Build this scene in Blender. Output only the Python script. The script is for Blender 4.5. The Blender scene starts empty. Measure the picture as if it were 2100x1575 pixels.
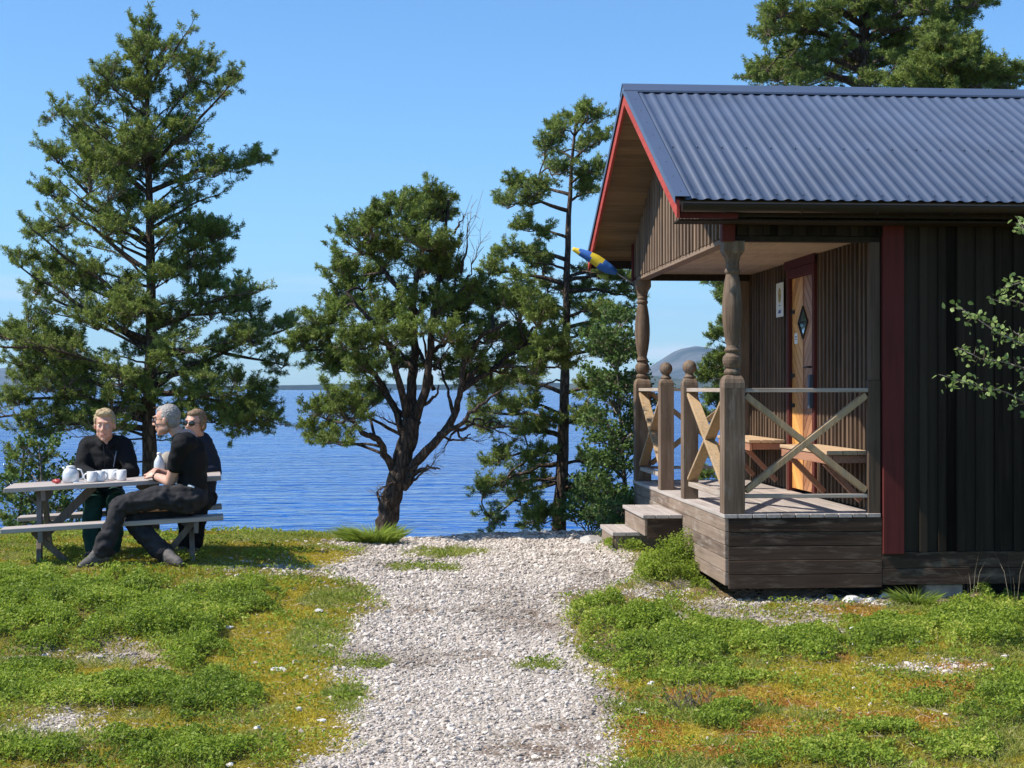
import bpy, bmesh, math, random
import numpy as np
from mathutils import Vector, Matrix
R = math.radians
random.seed(7)
rng = np.random.default_rng(11)
sc = bpy.context.scene
COL = sc.collection
F = 3240.0; CX = 1050.0; HZ = 796.0; CAMZ = 1.6

def P(px, py, Y):
    return np.array([(px - CX) * Y / F, Y, CAMZ - (py - HZ) * Y / F])

# ------------------------------------------------------------------ helpers
def tag(o, label=None, cat=None, group=None, kind=None):
    if label: o['label'] = label
    if cat: o['category'] = cat
    if group: o['group'] = group
    if kind: o['kind'] = kind
    return o

def empty(name, loc=(0, 0, 0), rz=0.0, label=None, cat=None, group=None):
    o = bpy.data.objects.new(name, None)
    COL.objects.link(o)
    o.location = loc
    o.rotation_euler = (0, 0, rz)
    o.empty_display_size = .1
    return tag(o, label, cat, group)

def nrm(v):
    v = np.asarray(v, float)
    return v / (np.linalg.norm(v) + 1e-12)

class MB:
    """collects boxes, tubes, lathes and loose faces into one mesh"""
    def __init__(s):
        s.v = []; s.f = []; s.m = []
    def add(s, verts, faces, mi=0):
        n = len(s.v)
        s.v.extend([tuple(map(float, p)) for p in verts])
        s.f.extend([tuple(n + i for i in f) for f in faces])
        s.m.extend([mi] * len(faces))
        return s
    def box(s, x0, x1, y0, y1, z0, z1, mi=0):
        v = [(x, y, z) for x in (x0, x1) for y in (y0, y1) for z in (z0, z1)]
        f = [(0, 1, 3, 2), (4, 6, 7, 5), (0, 4, 5, 1), (2, 3, 7, 6), (0, 2, 6, 4), (1, 5, 7, 3)]
        return s.add(v, f, mi)
    def obox(s, c, ax, ay, az, mi=0):
        c, ax, ay, az = map(lambda q: np.asarray(q, float), (c, ax, ay, az))
        v = [c + a * ax + b * ay + d * az for a in (-1, 1) for b in (-1, 1) for d in (-1, 1)]
        f = [(0, 1, 3, 2), (4, 6, 7, 5), (0, 4, 5, 1), (2, 3, 7, 6), (0, 2, 6, 4), (1, 5, 7, 3)]
        return s.add(v, f, mi)
    def beam(s, p0, p1, w, t, up=(0, 0, 1), mi=0):
        """bar p0->p1: w across (perp to 'up' normal plane), t along 'up'"""
        p0 = np.asarray(p0, float); p1 = np.asarray(p1, float)
        d = p1 - p0; L = np.linalg.norm(d); d = d / L
        up = np.asarray(up, float)
        sd = nrm(np.cross(d, up)); u2 = nrm(np.cross(sd, d))
        return s.obox((p0 + p1) / 2, d * L / 2, sd * w / 2, u2 * t / 2, mi)
    def prism(s, poly, a0, a1, axis='x', mi=0):
        """poly of 2D points extruded along axis"""
        n = len(poly); v = []
        for a in (a0, a1):
            for (p, q) in poly:
                v.append({'x': (a, p, q), 'y': (p, a, q), 'z': (p, q, a)}[axis])
        f = [tuple(range(n))[::-1], tuple(range(n, 2 * n))]
        for i in range(n):
            j = (i + 1) % n
            f.append((i, j, n + j, n + i))
        return s.add(v, f, mi)
    def tube(s, pts, rad, n=8, caps=True, mi=0, wob=0.0):
        pts = np.asarray(pts, float); k = len(pts)
        rad = np.broadcast_to(np.asarray(rad, float), (k,))
        T = np.gradient(pts, axis=0); T /= (np.linalg.norm(T, axis=1, keepdims=True) + 1e-12)
        ref = np.array([0, 0, 1.0]) if abs(T[0][2]) < .9 else np.array([1.0, 0, 0])
        a = nrm(np.cross(T[0], ref)); V = []
        for i in range(k):
            a = nrm(a - T[i] * np.dot(a, T[i])); b = np.cross(T[i], a)
            for j in range(n):
                th = 2 * math.pi * j / n
                r = rad[i] * (1 + wob * random.uniform(-1, 1))
                V.append(pts[i] + r * (math.cos(th) * a + math.sin(th) * b))
        Fc = []
        for i in range(k - 1):
            for j in range(n):
                j2 = (j + 1) % n
                Fc.append((i * n + j, i * n + j2, (i + 1) * n + j2, (i + 1) * n + j))
        if caps:
            Fc.append(tuple(range(n))[::-1]); Fc.append(tuple((k - 1) * n + j for j in range(n)))
        return s.add(V, Fc, mi)
    def lathe(s, prof, c=(0, 0, 0), n=20, mi=0, square=None):
        """prof list of (r,z); square: function z->bool for square section"""
        V = []; k = len(prof)
        for (r, z) in prof:
            for j in range(n):
                th = 2 * math.pi * (j + .5) / n
                V.append((c[0] + r * math.cos(th), c[1] + r * math.sin(th), c[2] + z))
        Fc = []
        for i in range(k - 1):
            for j in range(n):
                j2 = (j + 1) % n
                Fc.append((i * n + j, i * n + j2, (i + 1) * n + j2, (i + 1) * n + j))
        Fc.append(tuple(range(n))[::-1]); Fc.append(tuple((k - 1) * n + j for j in range(n)))
        return s.add(V, Fc, mi)
    def sphere(s, c, r, sx=1, sy=1, sz=1, n=14, m=9, M=None, mi=0):
        V = []; c = np.asarray(c, float)
        for i in range(m + 1):
            ph = math.pi * i / m
            for j in range(n):
                th = 2 * math.pi * j / n
                p = np.array([r * sx * math.sin(ph) * math.cos(th), r * sy * math.sin(ph) * math.sin(th), r * sz * math.cos(ph)])
                if M is not None: p = M @ p
                V.append(c + p)
        Fc = []
        for i in range(m):
            for j in range(n):
                j2 = (j + 1) % n
                if i == 0: Fc.append((0, n + j, n + j2))
                elif i == m - 1: Fc.append((i * n + j, (i + 1) * n, i * n + j2))
                else: Fc.append((i * n + j, (i + 1) * n + j, (i + 1) * n + j2, i * n + j2))
        return s.add(V, Fc, mi)
    def build(s, name, mats, parent=None, smooth=False, bevel=0.0, loc=None):
        me = bpy.data.meshes.new(name)
        me.from_pydata(s.v, [], s.f)
        if not isinstance(mats, (list, tuple)): mats = [mats]
        for m in mats: me.materials.append(m)
        if len(mats) > 1: me.polygons.foreach_set('material_index', s.m)
        bm = bmesh.new(); bm.from_mesh(me)
        bmesh.ops.remove_doubles(bm, verts=bm.verts, dist=1e-6) if smooth else None
        bmesh.ops.recalc_face_normals(bm, faces=bm.faces)
        bm.to_mesh(me); bm.free()
        if smooth: me.polygons.foreach_set('use_smooth', [True] * len(me.polygons))
        me.update()
        o = bpy.data.objects.new(name, me); COL.objects.link(o)
        if parent: o.parent = parent
        if loc is not None: o.location = loc
        if bevel:
            b = o.modifiers.new('bevel', 'BEVEL'); b.width = bevel; b.segments = 1; b.limit_method = 'ANGLE'
        return o

def np_mesh(name, verts, faces, mats, parent=None, smooth=False, attr=None, mi=None):
    """verts (n,3), faces (m,k) numpy; attr: {name: per-vertex float array or (n,3) colour}"""
    me = bpy.data.meshes.new(name)
    k = faces.shape[1]; n = len(verts); m = len(faces)
    me.vertices.add(n); me.vertices.foreach_set('co', verts.astype(np.float32).ravel())
    me.loops.add(m * k); me.loops.foreach_set('vertex_index', faces.astype(np.int32).ravel())
    me.polygons.add(m)
    me.polygons.foreach_set('loop_start', np.arange(0, m * k, k, dtype=np.int32))
    me.polygons.foreach_set('loop_total', np.full(m, k, np.int32))
    if not isinstance(mats, (list, tuple)): mats = [mats]
    for q in mats: me.materials.append(q)
    if mi is not None: me.polygons.foreach_set('material_index', mi.astype(np.int32))
    me.polygons.foreach_set('use_smooth', np.full(m, smooth))
    me.update(calc_edges=True)
    if attr:
        for an, av in attr.items():
            if av.ndim == 1:
                a = me.attributes.new(an, 'FLOAT', 'POINT'); a.data.foreach_set('value', av.astype(np.float32))
            else:
                a = me.attributes.new(an, 'FLOAT_COLOR', 'POINT')
                a.data.foreach_set('color', np.c_[av, np.ones(len(av))].astype(np.float32).ravel())
    o = bpy.data.objects.new(name, me); COL.objects.link(o)
    if parent: o.parent = parent
    return o

# numpy value noise
def _h(ix, iy, seed):
    n = (ix.astype(np.int64) * 374761393 + iy.astype(np.int64) * 668265263 + seed * 1442695041) & 0xffffffff
    n = ((n ^ (n >> 13)) * 1274126177) & 0xffffffff
    return ((n ^ (n >> 16)) & 0xffff) / 65535.0
def vnoise(x, y, s=1.0, seed=0):
    x = np.asarray(x, float) / s; y = np.asarray(y, float) / s
    ix = np.floor(x); iy = np.floor(y); fx = x - ix; fy = y - iy
    fx = fx * fx * (3 - 2 * fx); fy = fy * fy * (3 - 2 * fy)
    a = _h(ix, iy, seed); b = _h(ix + 1, iy, seed); c = _h(ix, iy + 1, seed); d = _h(ix + 1, iy + 1, seed)
    return (a * (1 - fx) + b * fx) * (1 - fy) + (c * (1 - fx) + d * fx) * fy
def fbm(x, y, s=1.0, seed=0, o=4):
    t = 0; a = .5; w = 0
    for i in range(o):
        t = t + a * vnoise(x, y, s, seed + i * 17); w += a; a *= .5; s *= .5
    return t / w
def ss(a, b, x):
    t = np.clip((x - a) / (b - a), 0, 1); return t * t * (3 - 2 * t)

# ------------------------------------------------------------------ materials
def newmat(name):
    m = bpy.data.materials.new(name); m.use_nodes = True
    nt = m.node_tree; b = nt.nodes['Principled BSDF']
    return m, nt, b
def N(nt, t, **kw):
    n = nt.nodes.new(t)
    for k, v in kw.items():
        if k in n.inputs.keys() if isinstance(k, str) else False: n.inputs[k].default_value = v
        else: setattr(n, k, v)
    return n
def ramp(nt, stops):
    r = nt.nodes.new('ShaderNodeValToRGB'); e = r.color_ramp.elements
    while len(e) < len(stops): e.new(.5)
    for i, (p, c) in enumerate(stops):
        e[i].position = p; e[i].color = (*c, 1)
    return r
def mat_plain(name, col, rough=.6, metal=0, var=.15, scale=20, bump=.1, spec=.5):
    m, nt, b = newmat(name)
    tc = N(nt, 'ShaderNodeTexCoord'); n = N(nt, 'ShaderNodeTexNoise'); n.inputs['Scale'].default_value = scale
    n.inputs['Detail'].default_value = 5
    nt.links.new(tc.outputs['Object'], n.inputs['Vector'])
    r = ramp(nt, [(.3, tuple(c * (1 - var) for c in col)), (.7, tuple(min(1, c * (1 + var)) for c in col))])
    nt.links.new(n.outputs['Fac'], r.inputs['Fac']); nt.links.new(r.outputs['Color'], b.inputs['Base Color'])
    b.inputs['Roughness'].default_value = rough; b.inputs['Metallic'].default_value = metal
    b.inputs['Specular IOR Level'].default_value = spec
    if bump:
        bp = N(nt, 'ShaderNodeBump'); bp.inputs['Strength'].default_value = bump; bp.inputs['Distance'].default_value = .01
        nt.links.new(n.outputs['Fac'], bp.inputs['Height']); nt.links.new(bp.outputs['Normal'], b.inputs['Normal'])
    return m
def mat_wood(name, dark, light, axis='z', rough=.75, scale=1.0, bump=.35, island=.35, weather=None, spec=.3):
    """grain runs along axis (object space); every board gets its own tone"""
    m, nt, b = newmat(name); L = nt.links.new
    tc = N(nt, 'ShaderNodeTexCoord'); geo = N(nt, 'ShaderNodeNewGeometry')
    mp = N(nt, 'ShaderNodeMapping'); s = [38 * scale] * 3; s['xyz'.index(axis)] = 1.6 * scale
    mp.inputs['Scale'].default_value = s
    off = N(nt, 'ShaderNodeVectorMath', operation='SCALE'); off.inputs[0].default_value = (3.1, 7.7, 5.3)
    off.inputs['Scale'].default_value = 1
    mm = N(nt, 'ShaderNodeMath', operation='MULTIPLY'); mm.inputs[1].default_value = 9
    L(geo.outputs['Random Per Island'], mm.inputs[0]); L(mm.outputs[0], off.inputs['Scale'])
    ad = N(nt, 'ShaderNodeVectorMath', operation='ADD')
    L(tc.outputs['Object'], ad.inputs[0]); L(off.outputs[0], ad.inputs[1]); L(ad.outputs[0], mp.inputs['Vector'])
    n1 = N(nt, 'ShaderNodeTexNoise'); n1.inputs['Scale'].default_value = 1; n1.inputs['Detail'].default_value = 6; n1.inputs['Roughness'].default_value = .6
    L(mp.outputs[0], n1.inputs['Vector'])
    n2 = N(nt, 'ShaderNodeTexNoise'); n2.inputs['Scale'].default_value = 2.2; n2.inputs['Detail'].default_value = 4
    L(ad.outputs[0], n2.inputs['Vector'])
    a = N(nt, 'ShaderNodeMath', operation='MULTIPLY_ADD'); a.inputs[1].default_value = island; 
    L(geo.outputs['Random Per Island'], a.inputs[0]); L(n1.outputs['Fac'], a.inputs[2])
    a2 = N(nt, 'ShaderNodeMath', operation='MULTIPLY_ADD'); a2.inputs[1].default_value = .5
    L(n2.outputs['Fac'], a2.inputs[0]); L(a.outputs[0], a2.inputs[2])
    lo = .42 + island * .2 + .02; hi = .88 + island * .75
    r = ramp(nt, [(0, dark), (1, light)])
    mr = N(nt, 'ShaderNodeMapRange'); mr.inputs['From Min'].default_value = lo; mr.inputs['From Max'].default_value = hi
    L(a2.outputs[0], mr.inputs['Value']); L(mr.outputs[0], r.inputs['Fac'])
    outc = r.outputs['Color']
    if weather:
        n3 = N(nt, 'ShaderNodeTexNoise'); n3.inputs['Scale'].default_value = 5; n3.inputs['Detail'].default_value = 7; n3.inputs['Roughness'].default_value = .7
        mp3 = N(nt, 'ShaderNodeMapping'); s3 = [4.0] * 3; s3['xyz'.index(axis)] = .7; mp3.inputs['Scale'].default_value = s3
        L(ad.outputs[0], mp3.inputs['Vector']); L(mp3.outputs[0], n3.inputs['Vector'])
        r3 = ramp(nt, [(.52, (0, 0, 0)), (.68, (1, 1, 1))]); L(n3.outputs['Fac'], r3.inputs['Fac'])
        mx = N(nt, 'ShaderNodeMix', data_type='RGBA'); mx.inputs['B'].default_value = (*weather, 1)
        mf = N(nt, 'ShaderNodeMath', operation='MULTIPLY'); mf.inputs[1].default_value = .75
        L(r3.outputs['Color'], mf.inputs[0]); L(mf.outputs[0], mx.inputs['Factor']); L(outc, mx.inputs['A'])
        outc = mx.outputs['Result']
    L(outc, b.inputs['Base Color'])
    b.inputs['Roughness'].default_value = rough; b.inputs['Specular IOR Level'].default_value = spec
    bp = N(nt, 'ShaderNodeBump'); bp.inputs['Strength'].default_value = bump; bp.inputs['Distance'].default_value = .006
    L(n1.outputs['Fac'], bp.inputs['Height']); L(bp.outputs['Normal'], b.inputs['Normal'])
    return m
def mat_leaf(name, c1, c2, trans=.35, attr='v', rough=.55, c3=None, noise=2.5, sat=.9):
    m, nt, b = newmat(name); L = nt.links.new
    at = N(nt, 'ShaderNodeAttribute'); at.attribute_name = attr
    tc = N(nt, 'ShaderNodeTexCoord'); n = N(nt, 'ShaderNodeTexNoise'); n.inputs['Scale'].default_value = noise; n.inputs['Detail'].default_value = 3
    L(tc.outputs['Object'], n.inputs['Vector'])
    a = N(nt, 'ShaderNodeMath', operation='MULTIPLY_ADD'); a.inputs[1].default_value = .6; a.inputs[2].default_value = -.28
    L(n.outputs['Fac'], a.inputs[0])
    a2 = N(nt, 'ShaderNodeMath', operation='MULTIPLY_ADD'); a2.inputs[1].default_value = .95
    L(at.outputs['Fac'], a2.inputs[0]); L(a.outputs[0], a2.inputs[2])
    st = [(0, c1), (.8, c2)] + ([(1, c3)] if c3 else [])
    r = ramp(nt, st); L(a2.outputs[0], r.inputs['Fac'])
    L(r.outputs['Color'], b.inputs['Base Color']); b.inputs['Roughness'].default_value = rough
    b.inputs['Specular IOR Level'].default_value = .35
    tr = N(nt, 'ShaderNodeBsdfTranslucent'); mx = N(nt, 'ShaderNodeMixShader'); mx.inputs[0].default_value = trans
    L(r.outputs['Color'], tr.inputs['Color']); L(b.outputs[0], mx.inputs[1]); L(tr.outputs[0], mx.inputs[2])
    L(mx.outputs[0], nt.nodes['Material Output'].inputs['Surface'])
    return m
M = {}
M['needle'] = mat_leaf('pine_needle', (.030, .058, .012), (.32, .395, .085), .38)
M['needle_dark'] = mat_leaf('pine_needle_dark', (.022, .046, .010), (.27, .35, .07), .35)
M['birch'] = mat_leaf('birch_leaf', (.04, .085, .02), (.15, .24, .06), .4)
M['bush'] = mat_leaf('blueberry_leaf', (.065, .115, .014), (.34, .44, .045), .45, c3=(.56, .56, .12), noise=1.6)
M['grass'] = mat_leaf('grass_blade', (.19, .24, .035), (.52, .54, .11), .45, c3=(.70, .60, .28), noise=1.3)
M['moss'] = mat_leaf('moss_blade', (.24, .24, .025), (.58, .47, .05), .35, c3=(.50, .25, .06), noise=.9)
M['dry'] = mat_plain('dry_stem', (.36, .29, .2), .8)
def mat_bark(name, c1, c2, sc_=1.0):
    m, nt, b = newmat(name); L = nt.links.new
    tc = N(nt, 'ShaderNodeTexCoord'); mp = N(nt, 'ShaderNodeMapping'); mp.inputs['Scale'].default_value = (22 * sc_, 22 * sc_, 7 * sc_)
    L(tc.outputs['Object'], mp.inputs['Vector'])
    v = N(nt, 'ShaderNodeTexVoronoi'); v.feature = 'DISTANCE_TO_EDGE'; v.inputs['Scale'].default_value = 1
    n = N(nt, 'ShaderNodeTexNoise'); n.inputs['Scale'].default_value = 1.5; n.inputs['Detail'].default_value = 6
    L(mp.outputs[0], n.inputs['Vector'])
    ad = N(nt, 'ShaderNodeVectorMath', operation='ADD'); L(mp.outputs[0], ad.inputs[0]); L(n.outputs['Color'], ad.inputs[1]); L(ad.outputs[0], v.inputs['Vector'])
    mu = N(nt, 'ShaderNodeMath', operation='MULTIPLY'); L(v.outputs['Distance'], mu.inputs[0]); mu.inputs[1].default_value = 1.6
    m2 = N(nt, 'ShaderNodeMath', operation='MULTIPLY_ADD'); m2.inputs[1].default_value = .6; L(n.outputs['Fac'], m2.inputs[0]); L(mu.outputs[0], m2.inputs[2])
    r = ramp(nt, [(.2, c1), (.85, c2)]); L(m2.outputs[0], r.inputs['Fac']); L(r.outputs['Color'], b.inputs['Base Color'])
    b.inputs['Roughness'].default_value = .9; b.inputs['Specular IOR Level'].default_value = .2
    bp = N(nt, 'ShaderNodeBump'); bp.inputs['Strength'].default_value = .9; bp.inputs['Distance'].default_value = .02
    L(m2.outputs[0], bp.inputs['Height']); L(bp.outputs['Normal'], b.inputs['Normal'])
    return m
M['birch_lit'] = mat_leaf('birch_leaf_lit', (.10, .17, .04), (.36, .46, .15), .45)  # brighter copy of the birch leaf, sunlight put into its colour
M['bark'] = mat_bark('pine_bark', (.03, .022, .018), (.17, .12, .09))
M['bark_dark'] = mat_bark('old_pine_bark', (.018, .014, .012), (.11, .082, .066))
M['bark_birch'] = mat_bark('birch_bark', (.09, .075, .06), (.34, .30, .27))
M['twig'] = mat_plain('twig_bark', (.17, .125, .09), .85)

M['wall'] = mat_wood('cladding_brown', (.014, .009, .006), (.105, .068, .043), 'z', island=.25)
M['gable'] = mat_wood('gable_boards_lit', (.024, .015, .010), (.27, .185, .125), 'z', island=.3)  # lighter copy of the cladding, the sun on the gable put into its tone
M['porchwall'] = mat_wood('porch_boards_half_lit', (.014, .009, .0055), (.15, .098, .062), 'z', island=.25)  # tone between gable and facade, part of the porch shade mixed in
M['wall_shaded'] = mat_wood('cladding_shaded', (.007, .0048, .003), (.044, .033, .023), 'z', island=.8, spec=.08)  # dark brown stain, lowered further to carry the facade's shade
M['plinth'] = mat_wood('plinth_boards_shaded', (.014, .0085, .0055), (.080, .050, .033), 'x', island=.3, weather=(.19, .14, .10), spec=.15)  # dark brown boards, facade shade added to their colour
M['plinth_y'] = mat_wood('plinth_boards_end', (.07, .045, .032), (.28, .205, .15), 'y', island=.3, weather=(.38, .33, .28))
M['deck'] = mat_wood('deck_boards', (.20, .165, .14), (.46, .40, .36), 'y', island=.25)
M['rail'] = mat_wood('rail_wood', (.15, .105, .07), (.44, .33, .23), 'x', island=.3, weather=(.4, .37, .33))
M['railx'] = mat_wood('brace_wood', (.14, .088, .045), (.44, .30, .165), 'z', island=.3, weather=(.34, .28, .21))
M['post'] = mat_wood('post_wood', (.060, .038, .024), (.22, .15, .10), 'z', island=.2, weather=(.26, .215, .17))
M['soffit'] = mat_wood('soffit_boards', (.10, .062, .036), (.27, .175, .105), 'x', island=.3)
M['ceiling'] = mat_wood('ceiling_boards', (.27, .19, .12), (.50, .38, .26), 'y', island=.2)
M['red'] = mat_wood('falu_red_shaded', (.060, .009, .007), (.115, .018, .014), 'z', island=.1, bump=.15)  # corner board red, darkened to stand in for shade under the eaves
M['redframe'] = mat_wood('red_frame_shaded', (.050, .010, .008), (.10, .020, .014), 'z', island=.1, bump=.15)  # door frame red with the porch shade put into its tone
M['door'] = mat_wood('varnished_pine', (.36, .13, .03), (.80, .40, .11), 'z', rough=.4, island=.8, bump=.1, spec=.5)
M['door2'] = mat_wood('varnished_pine_darker', (.16, .06, .025), (.46, .21, .09), 'z', rough=.4, island=.8, bump=.1, spec=.5)
M['bench'] = mat_wood('bench_wood', (.27, .16, .08), (.55, .38, .23), 'y', island=.3)
M['bench_edge'] = mat_wood('bench_red_wood', (.22, .09, .05), (.40, .2, .12), 'y', island=.3)
M['table'] = mat_wood('picnic_grey_wood', (.20, .165, .145), (.46, .395, .355), 'x', island=.2, weather=(.52, .45, .41))
M['table_leg'] = mat_wood('picnic_leg_wood', (.075, .062, .055), (.20, .165, .14), 'z', island=.2)
M['metal'] = mat_plain('roof_metal', (.072, .097, .155), .5, .0, .12, 2.2, 0, spec=.7)
M['metal2'] = mat_plain('flashing_metal', (.070, .093, .15), .42, .0, .05, 3, 0, spec=.7)
M['gutter'] = mat_plain('gutter_metal', (.022, .017, .017), .3, .3, .1, 6, 0)
M['screw'] = mat_plain('screw_metal', (.5, .53, .58), .35, .8, .1)
M['screw_dark'] = mat_plain('screw_painted', (.05, .07, .11), .5, .2, .1)
M['black'] = mat_plain('black_iron', (.018, .018, .02), .45, .5, .1)
M['concrete'] = mat_plain('concrete', (.30, .29, .27), .9, 0, .25, 12, .4)
M['white'] = mat_plain('white_ceramic', (.74, .74, .74), .22, 0, .03, 10, 0, spec=.6)
M['steel'] = mat_plain('brushed_white_steel', (.62, .64, .66), .3, .2, .05, 30, 0)
M['coffee'] = mat_plain('coffee', (.03, .015, .008), .1, 0, .05)
M['paper'] = mat_plain('paper', (.8, .8, .78), .8, 0, .03)
M['redpack'] = mat_plain('red_wrapper', (.5, .05, .05), .4, 0, .25, 40, .6)
M['beige'] = mat_plain('beige_cloth', (.33, .29, .24), .9, 0, .2, 45, .5)
M['yellow'] = mat_plain('yellow_cloth', (.75, .56, .03), .7, 0, .05)
M['blue'] = mat_plain('blue_cloth', (.03, .14, .48), .7, 0, .08)
M['glass'], _nt, _b = newmat('window_glass')
_b.inputs['Base Color'].default_value = (.55, .68, .82, 1); _b.inputs['Metallic'].default_value = .9; _b.inputs['Roughness'].default_value = .03
# people
M['skin'] = mat_plain('skin', (.60, .33, .235), .5, 0, .08, 30, .05)
M['skin'].node_tree.nodes['Principled BSDF'].inputs['Subsurface Weight'].default_value = .12
M['lip'] = mat_plain('lips', (.42, .15, .12), .45, 0, .05)
M['hair_blond'] = mat_plain('blond_hair', (.42, .31, .165), .6, 0, .35, 90, .8)
M['hair_grey'] = mat_plain('grey_hair', (.30, .27, .25), .6, 0, .35, 90, .8)
M['hair_brown'] = mat_plain('light_brown_hair', (.22, .14, .075), .6, 0, .35, 90, .8)
M['black_cloth'] = mat_plain('black_fleece', (.006, .006, .007), .85, 0, .25, 60, .4, spec=.25)
M['tshirt'] = mat_plain('black_cotton', (.006, .006, .007), .8, 0, .2, 60, .3, spec=.25)
M['navy'] = mat_plain('navy_softshell', (.012, .016, .030), .7, 0, .2, 60, .3, spec=.3)
M['grey_trouser'] = mat_plain('charcoal_canvas', (.030, .028, .030), .85, 0, .4, 16, .8, spec=.2)
M['green_trouser'] = mat_plain('green_trousers', (.012, .060, .048), .75, 0, .3, 20, .4, spec=.3)
M['shoe'] = mat_plain('grey_shoe', (.095, .085, .08), .8, 0, .2, 50, .4)
M['white_eye'] = mat_plain('eye', (.7, .68, .66), .2, 0, .02, 10, 0)
M['iris'] = mat_plain('iris', (.03, .05, .06), .2, 0, .02, 10, 0)
M['lens'] = mat_plain('dark_lens', (.008, .007, .007), .08, 0, .02, 10, 0, spec=.8)
M['frame'] = mat_plain('dark_frame', (.03, .015, .012), .3, 0, .02, 10, 0)

# stone material (per stone tone through attribute v)
def mat_stone(name, c1, c2):
    m, nt, b = newmat(name); L = nt.links.new
    at = N(nt, 'ShaderNodeAttribute'); at.attribute_name = 'v'
    tc = N(nt, 'ShaderNodeTexCoord'); n = N(nt, 'ShaderNodeTexNoise'); n.inputs['Scale'].default_value = 45; n.inputs['Detail'].default_value = 5
    L(tc.outputs['Object'], n.inputs['Vector'])
    a = N(nt, 'ShaderNodeMath', operation='MULTIPLY_ADD'); a.inputs[1].default_value = .5; L(n.outputs['Fac'], a.inputs[0]); 
    s = N(nt, 'ShaderNodeMath', operation='MULTIPLY_ADD'); s.inputs[1].default_value = .8; s.inputs[2].default_value = -.12; L(at.outputs['Fac'], s.inputs[0]); L(s.outputs[0], a.inputs[2])
    r = ramp(nt, [(0, c1), (.9, c2)]); L(a.outputs[0], r.inputs['Fac']); L(r.outputs['Color'], b.inputs['Base Color'])
    b.inputs['Roughness'].default_value = .85
    bp = N(nt, 'ShaderNodeBump'); bp.inputs['Strength'].default_value = .5; bp.inputs['Distance'].default_value = .004
    L(n.outputs['Fac'], bp.inputs['Height']); L(bp.outputs['Normal'], b.inputs['Normal'])
    return m
M['gravel'] = mat_stone('limestone_gravel', (.20, .16, .125), (.68, .60, .52))
M['rock'] = mat_stone('pale_rock', (.34, .31, .28), (.66, .64, .61))
# ------------------------------------------------------------------ terrain
def crest(x):
    c = 15.5 + .9 * ss(-1.6, .2, x) + .7 * ss(.8, 1.8, x) + 8.5 * ss(3.0, 6.5, x) + .5 * np.sin(x * .8) * ss(3, 8, np.abs(x))
    return c + .25 * (fbm(x, x * 0 + 3, 1.2, 5) - .5)
def ground_h(x, y):
    x = np.asarray(x, float); y = np.asarray(y, float)
    h = .10 * ss(8, 14, y) + .10 * ss(-.5, -3.0, x) * ss(8.5, 12, y) - .02 * ss(-2, -4, x) * ss(13.5, 15.5, y)
    h = h - .12 * ss(.9, 1.5, x) * ss(14.5, 12.6, y) * ss(9.5, 11.5, y)
    h = h + .05 * (fbm(x, y, 1.6, 3) - .5) + .02 * (fbm(x, y, .35, 9, 3) - .5)
    h = h + .12 * ss(20, 60, np.abs(x)) * 6 * fbm(x, y, 30, 21)
    e = y - crest(x)
    h = h - np.where(e > 0, .62 * (np.sqrt(e * e + .10) - math.sqrt(.10)), 0)
    h = h - 0.03 * np.exp(-((e + .15) / .35) ** 2) * 0
    return np.maximum(h, -4.2)
def gh(x, y): return float(ground_h(np.array([x]), np.array([y]))[0])
def G(px, py):
    """photo pixel -> point on the ground"""
    Y = CAMZ * F / max(py - HZ, 1)
    for _ in range(6):
        X = (px - CX) * Y / F; Y = min((CAMZ - gh(X, Y)) * F / (py - HZ), float(crest(np.array([X]))[0]) - .12)
    return (px - CX) * Y / F, Y
def to_px(x, y, z):
    yy = np.maximum(y, .5)
    return CX + x * F / yy, HZ + (CAMZ - z) * F / yy

BUSH = [(100,1225,200,46,.12),(330,1243,180,38,.10),(460,1226,90,32,.08),(60,1290,150,48,.12),(290,1285,150,36,.14),(370,1295,80,28,.14),
        (500,1235,70,32,.09),(385,1345,75,27,.11),(200,1425,220,30,.08),(430,1440,90,36,.09),(50,1390,70,22,.07),(350,1545,170,32,.09),(60,1550,120,24,.07),
        (20,1190,80,22,.07),
        (1300,1280,105,34,.15),(1400,1335,150,40,.12),(1600,1325,130,32,.10),(1450,1385,170,24,.07),(1850,1298,100,30,.10),(2030,1285,110,52,.15),
        (1385,1165,72,40,.20),(1440,1200,30,18,.10),(1310,1117,60,17,.16),(1380,1112,50,20,.20),(2070,1450,70,55,.13),(1690,1548,130,26,.07),(1480,1475,50,22,.08),(1900,1440,50,14,.05),(1985,1540,80,26,.06),(1820,1500,60,12,.05),(1560,1565,60,16,.05)]
ORNG = [(1420,1425,90,20),(1640,1500,120,20),(1500,1545,120,16),(1900,1415,110,14),(1330,1500,60,30),(1735,1252,80,16),(1620,1440,60,14),(1560,1425,60,16),(1800,1470,70,12),(1560,1500,80,22),(1300,1430,50,14),(60,1388,60,12),(1700,1350,60,10),(1980,1370,50,10),(1880,1480,60,14),(1500,1440,80,14)]
GOLD = [(620,1430,50,40),(1750,1420,200,40),(1350,1520,120,40),(1650,1380,120,22),(300,1500,160,20),(500,1360,60,30),(200,1385,120,14),(580,1290,110,60),(600,1390,90,70),(640,1500,70,60),(560,1220,80,30),(650,1150,60,16),(1290,1400,60,30)]
BARE = [(270,1340,70,28),(120,1490,100,30),(1500,1262,170,30),(1600,1290,80,14),(1900,1370,100,14),(1330,1213,90,20),(1760,1225,220,10),(560,1165,90,14),(80,1345,60,10)]
STONY = [(1530,1272,190,22),(1480,1243,120,13),(1740,1232,210,9),(1350,1212,60,14),(265,1336,75,24),(125,1490,95,24),(1900,1368,90,9),(600,1170,60,12),(1350,1150,40,16)]
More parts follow.
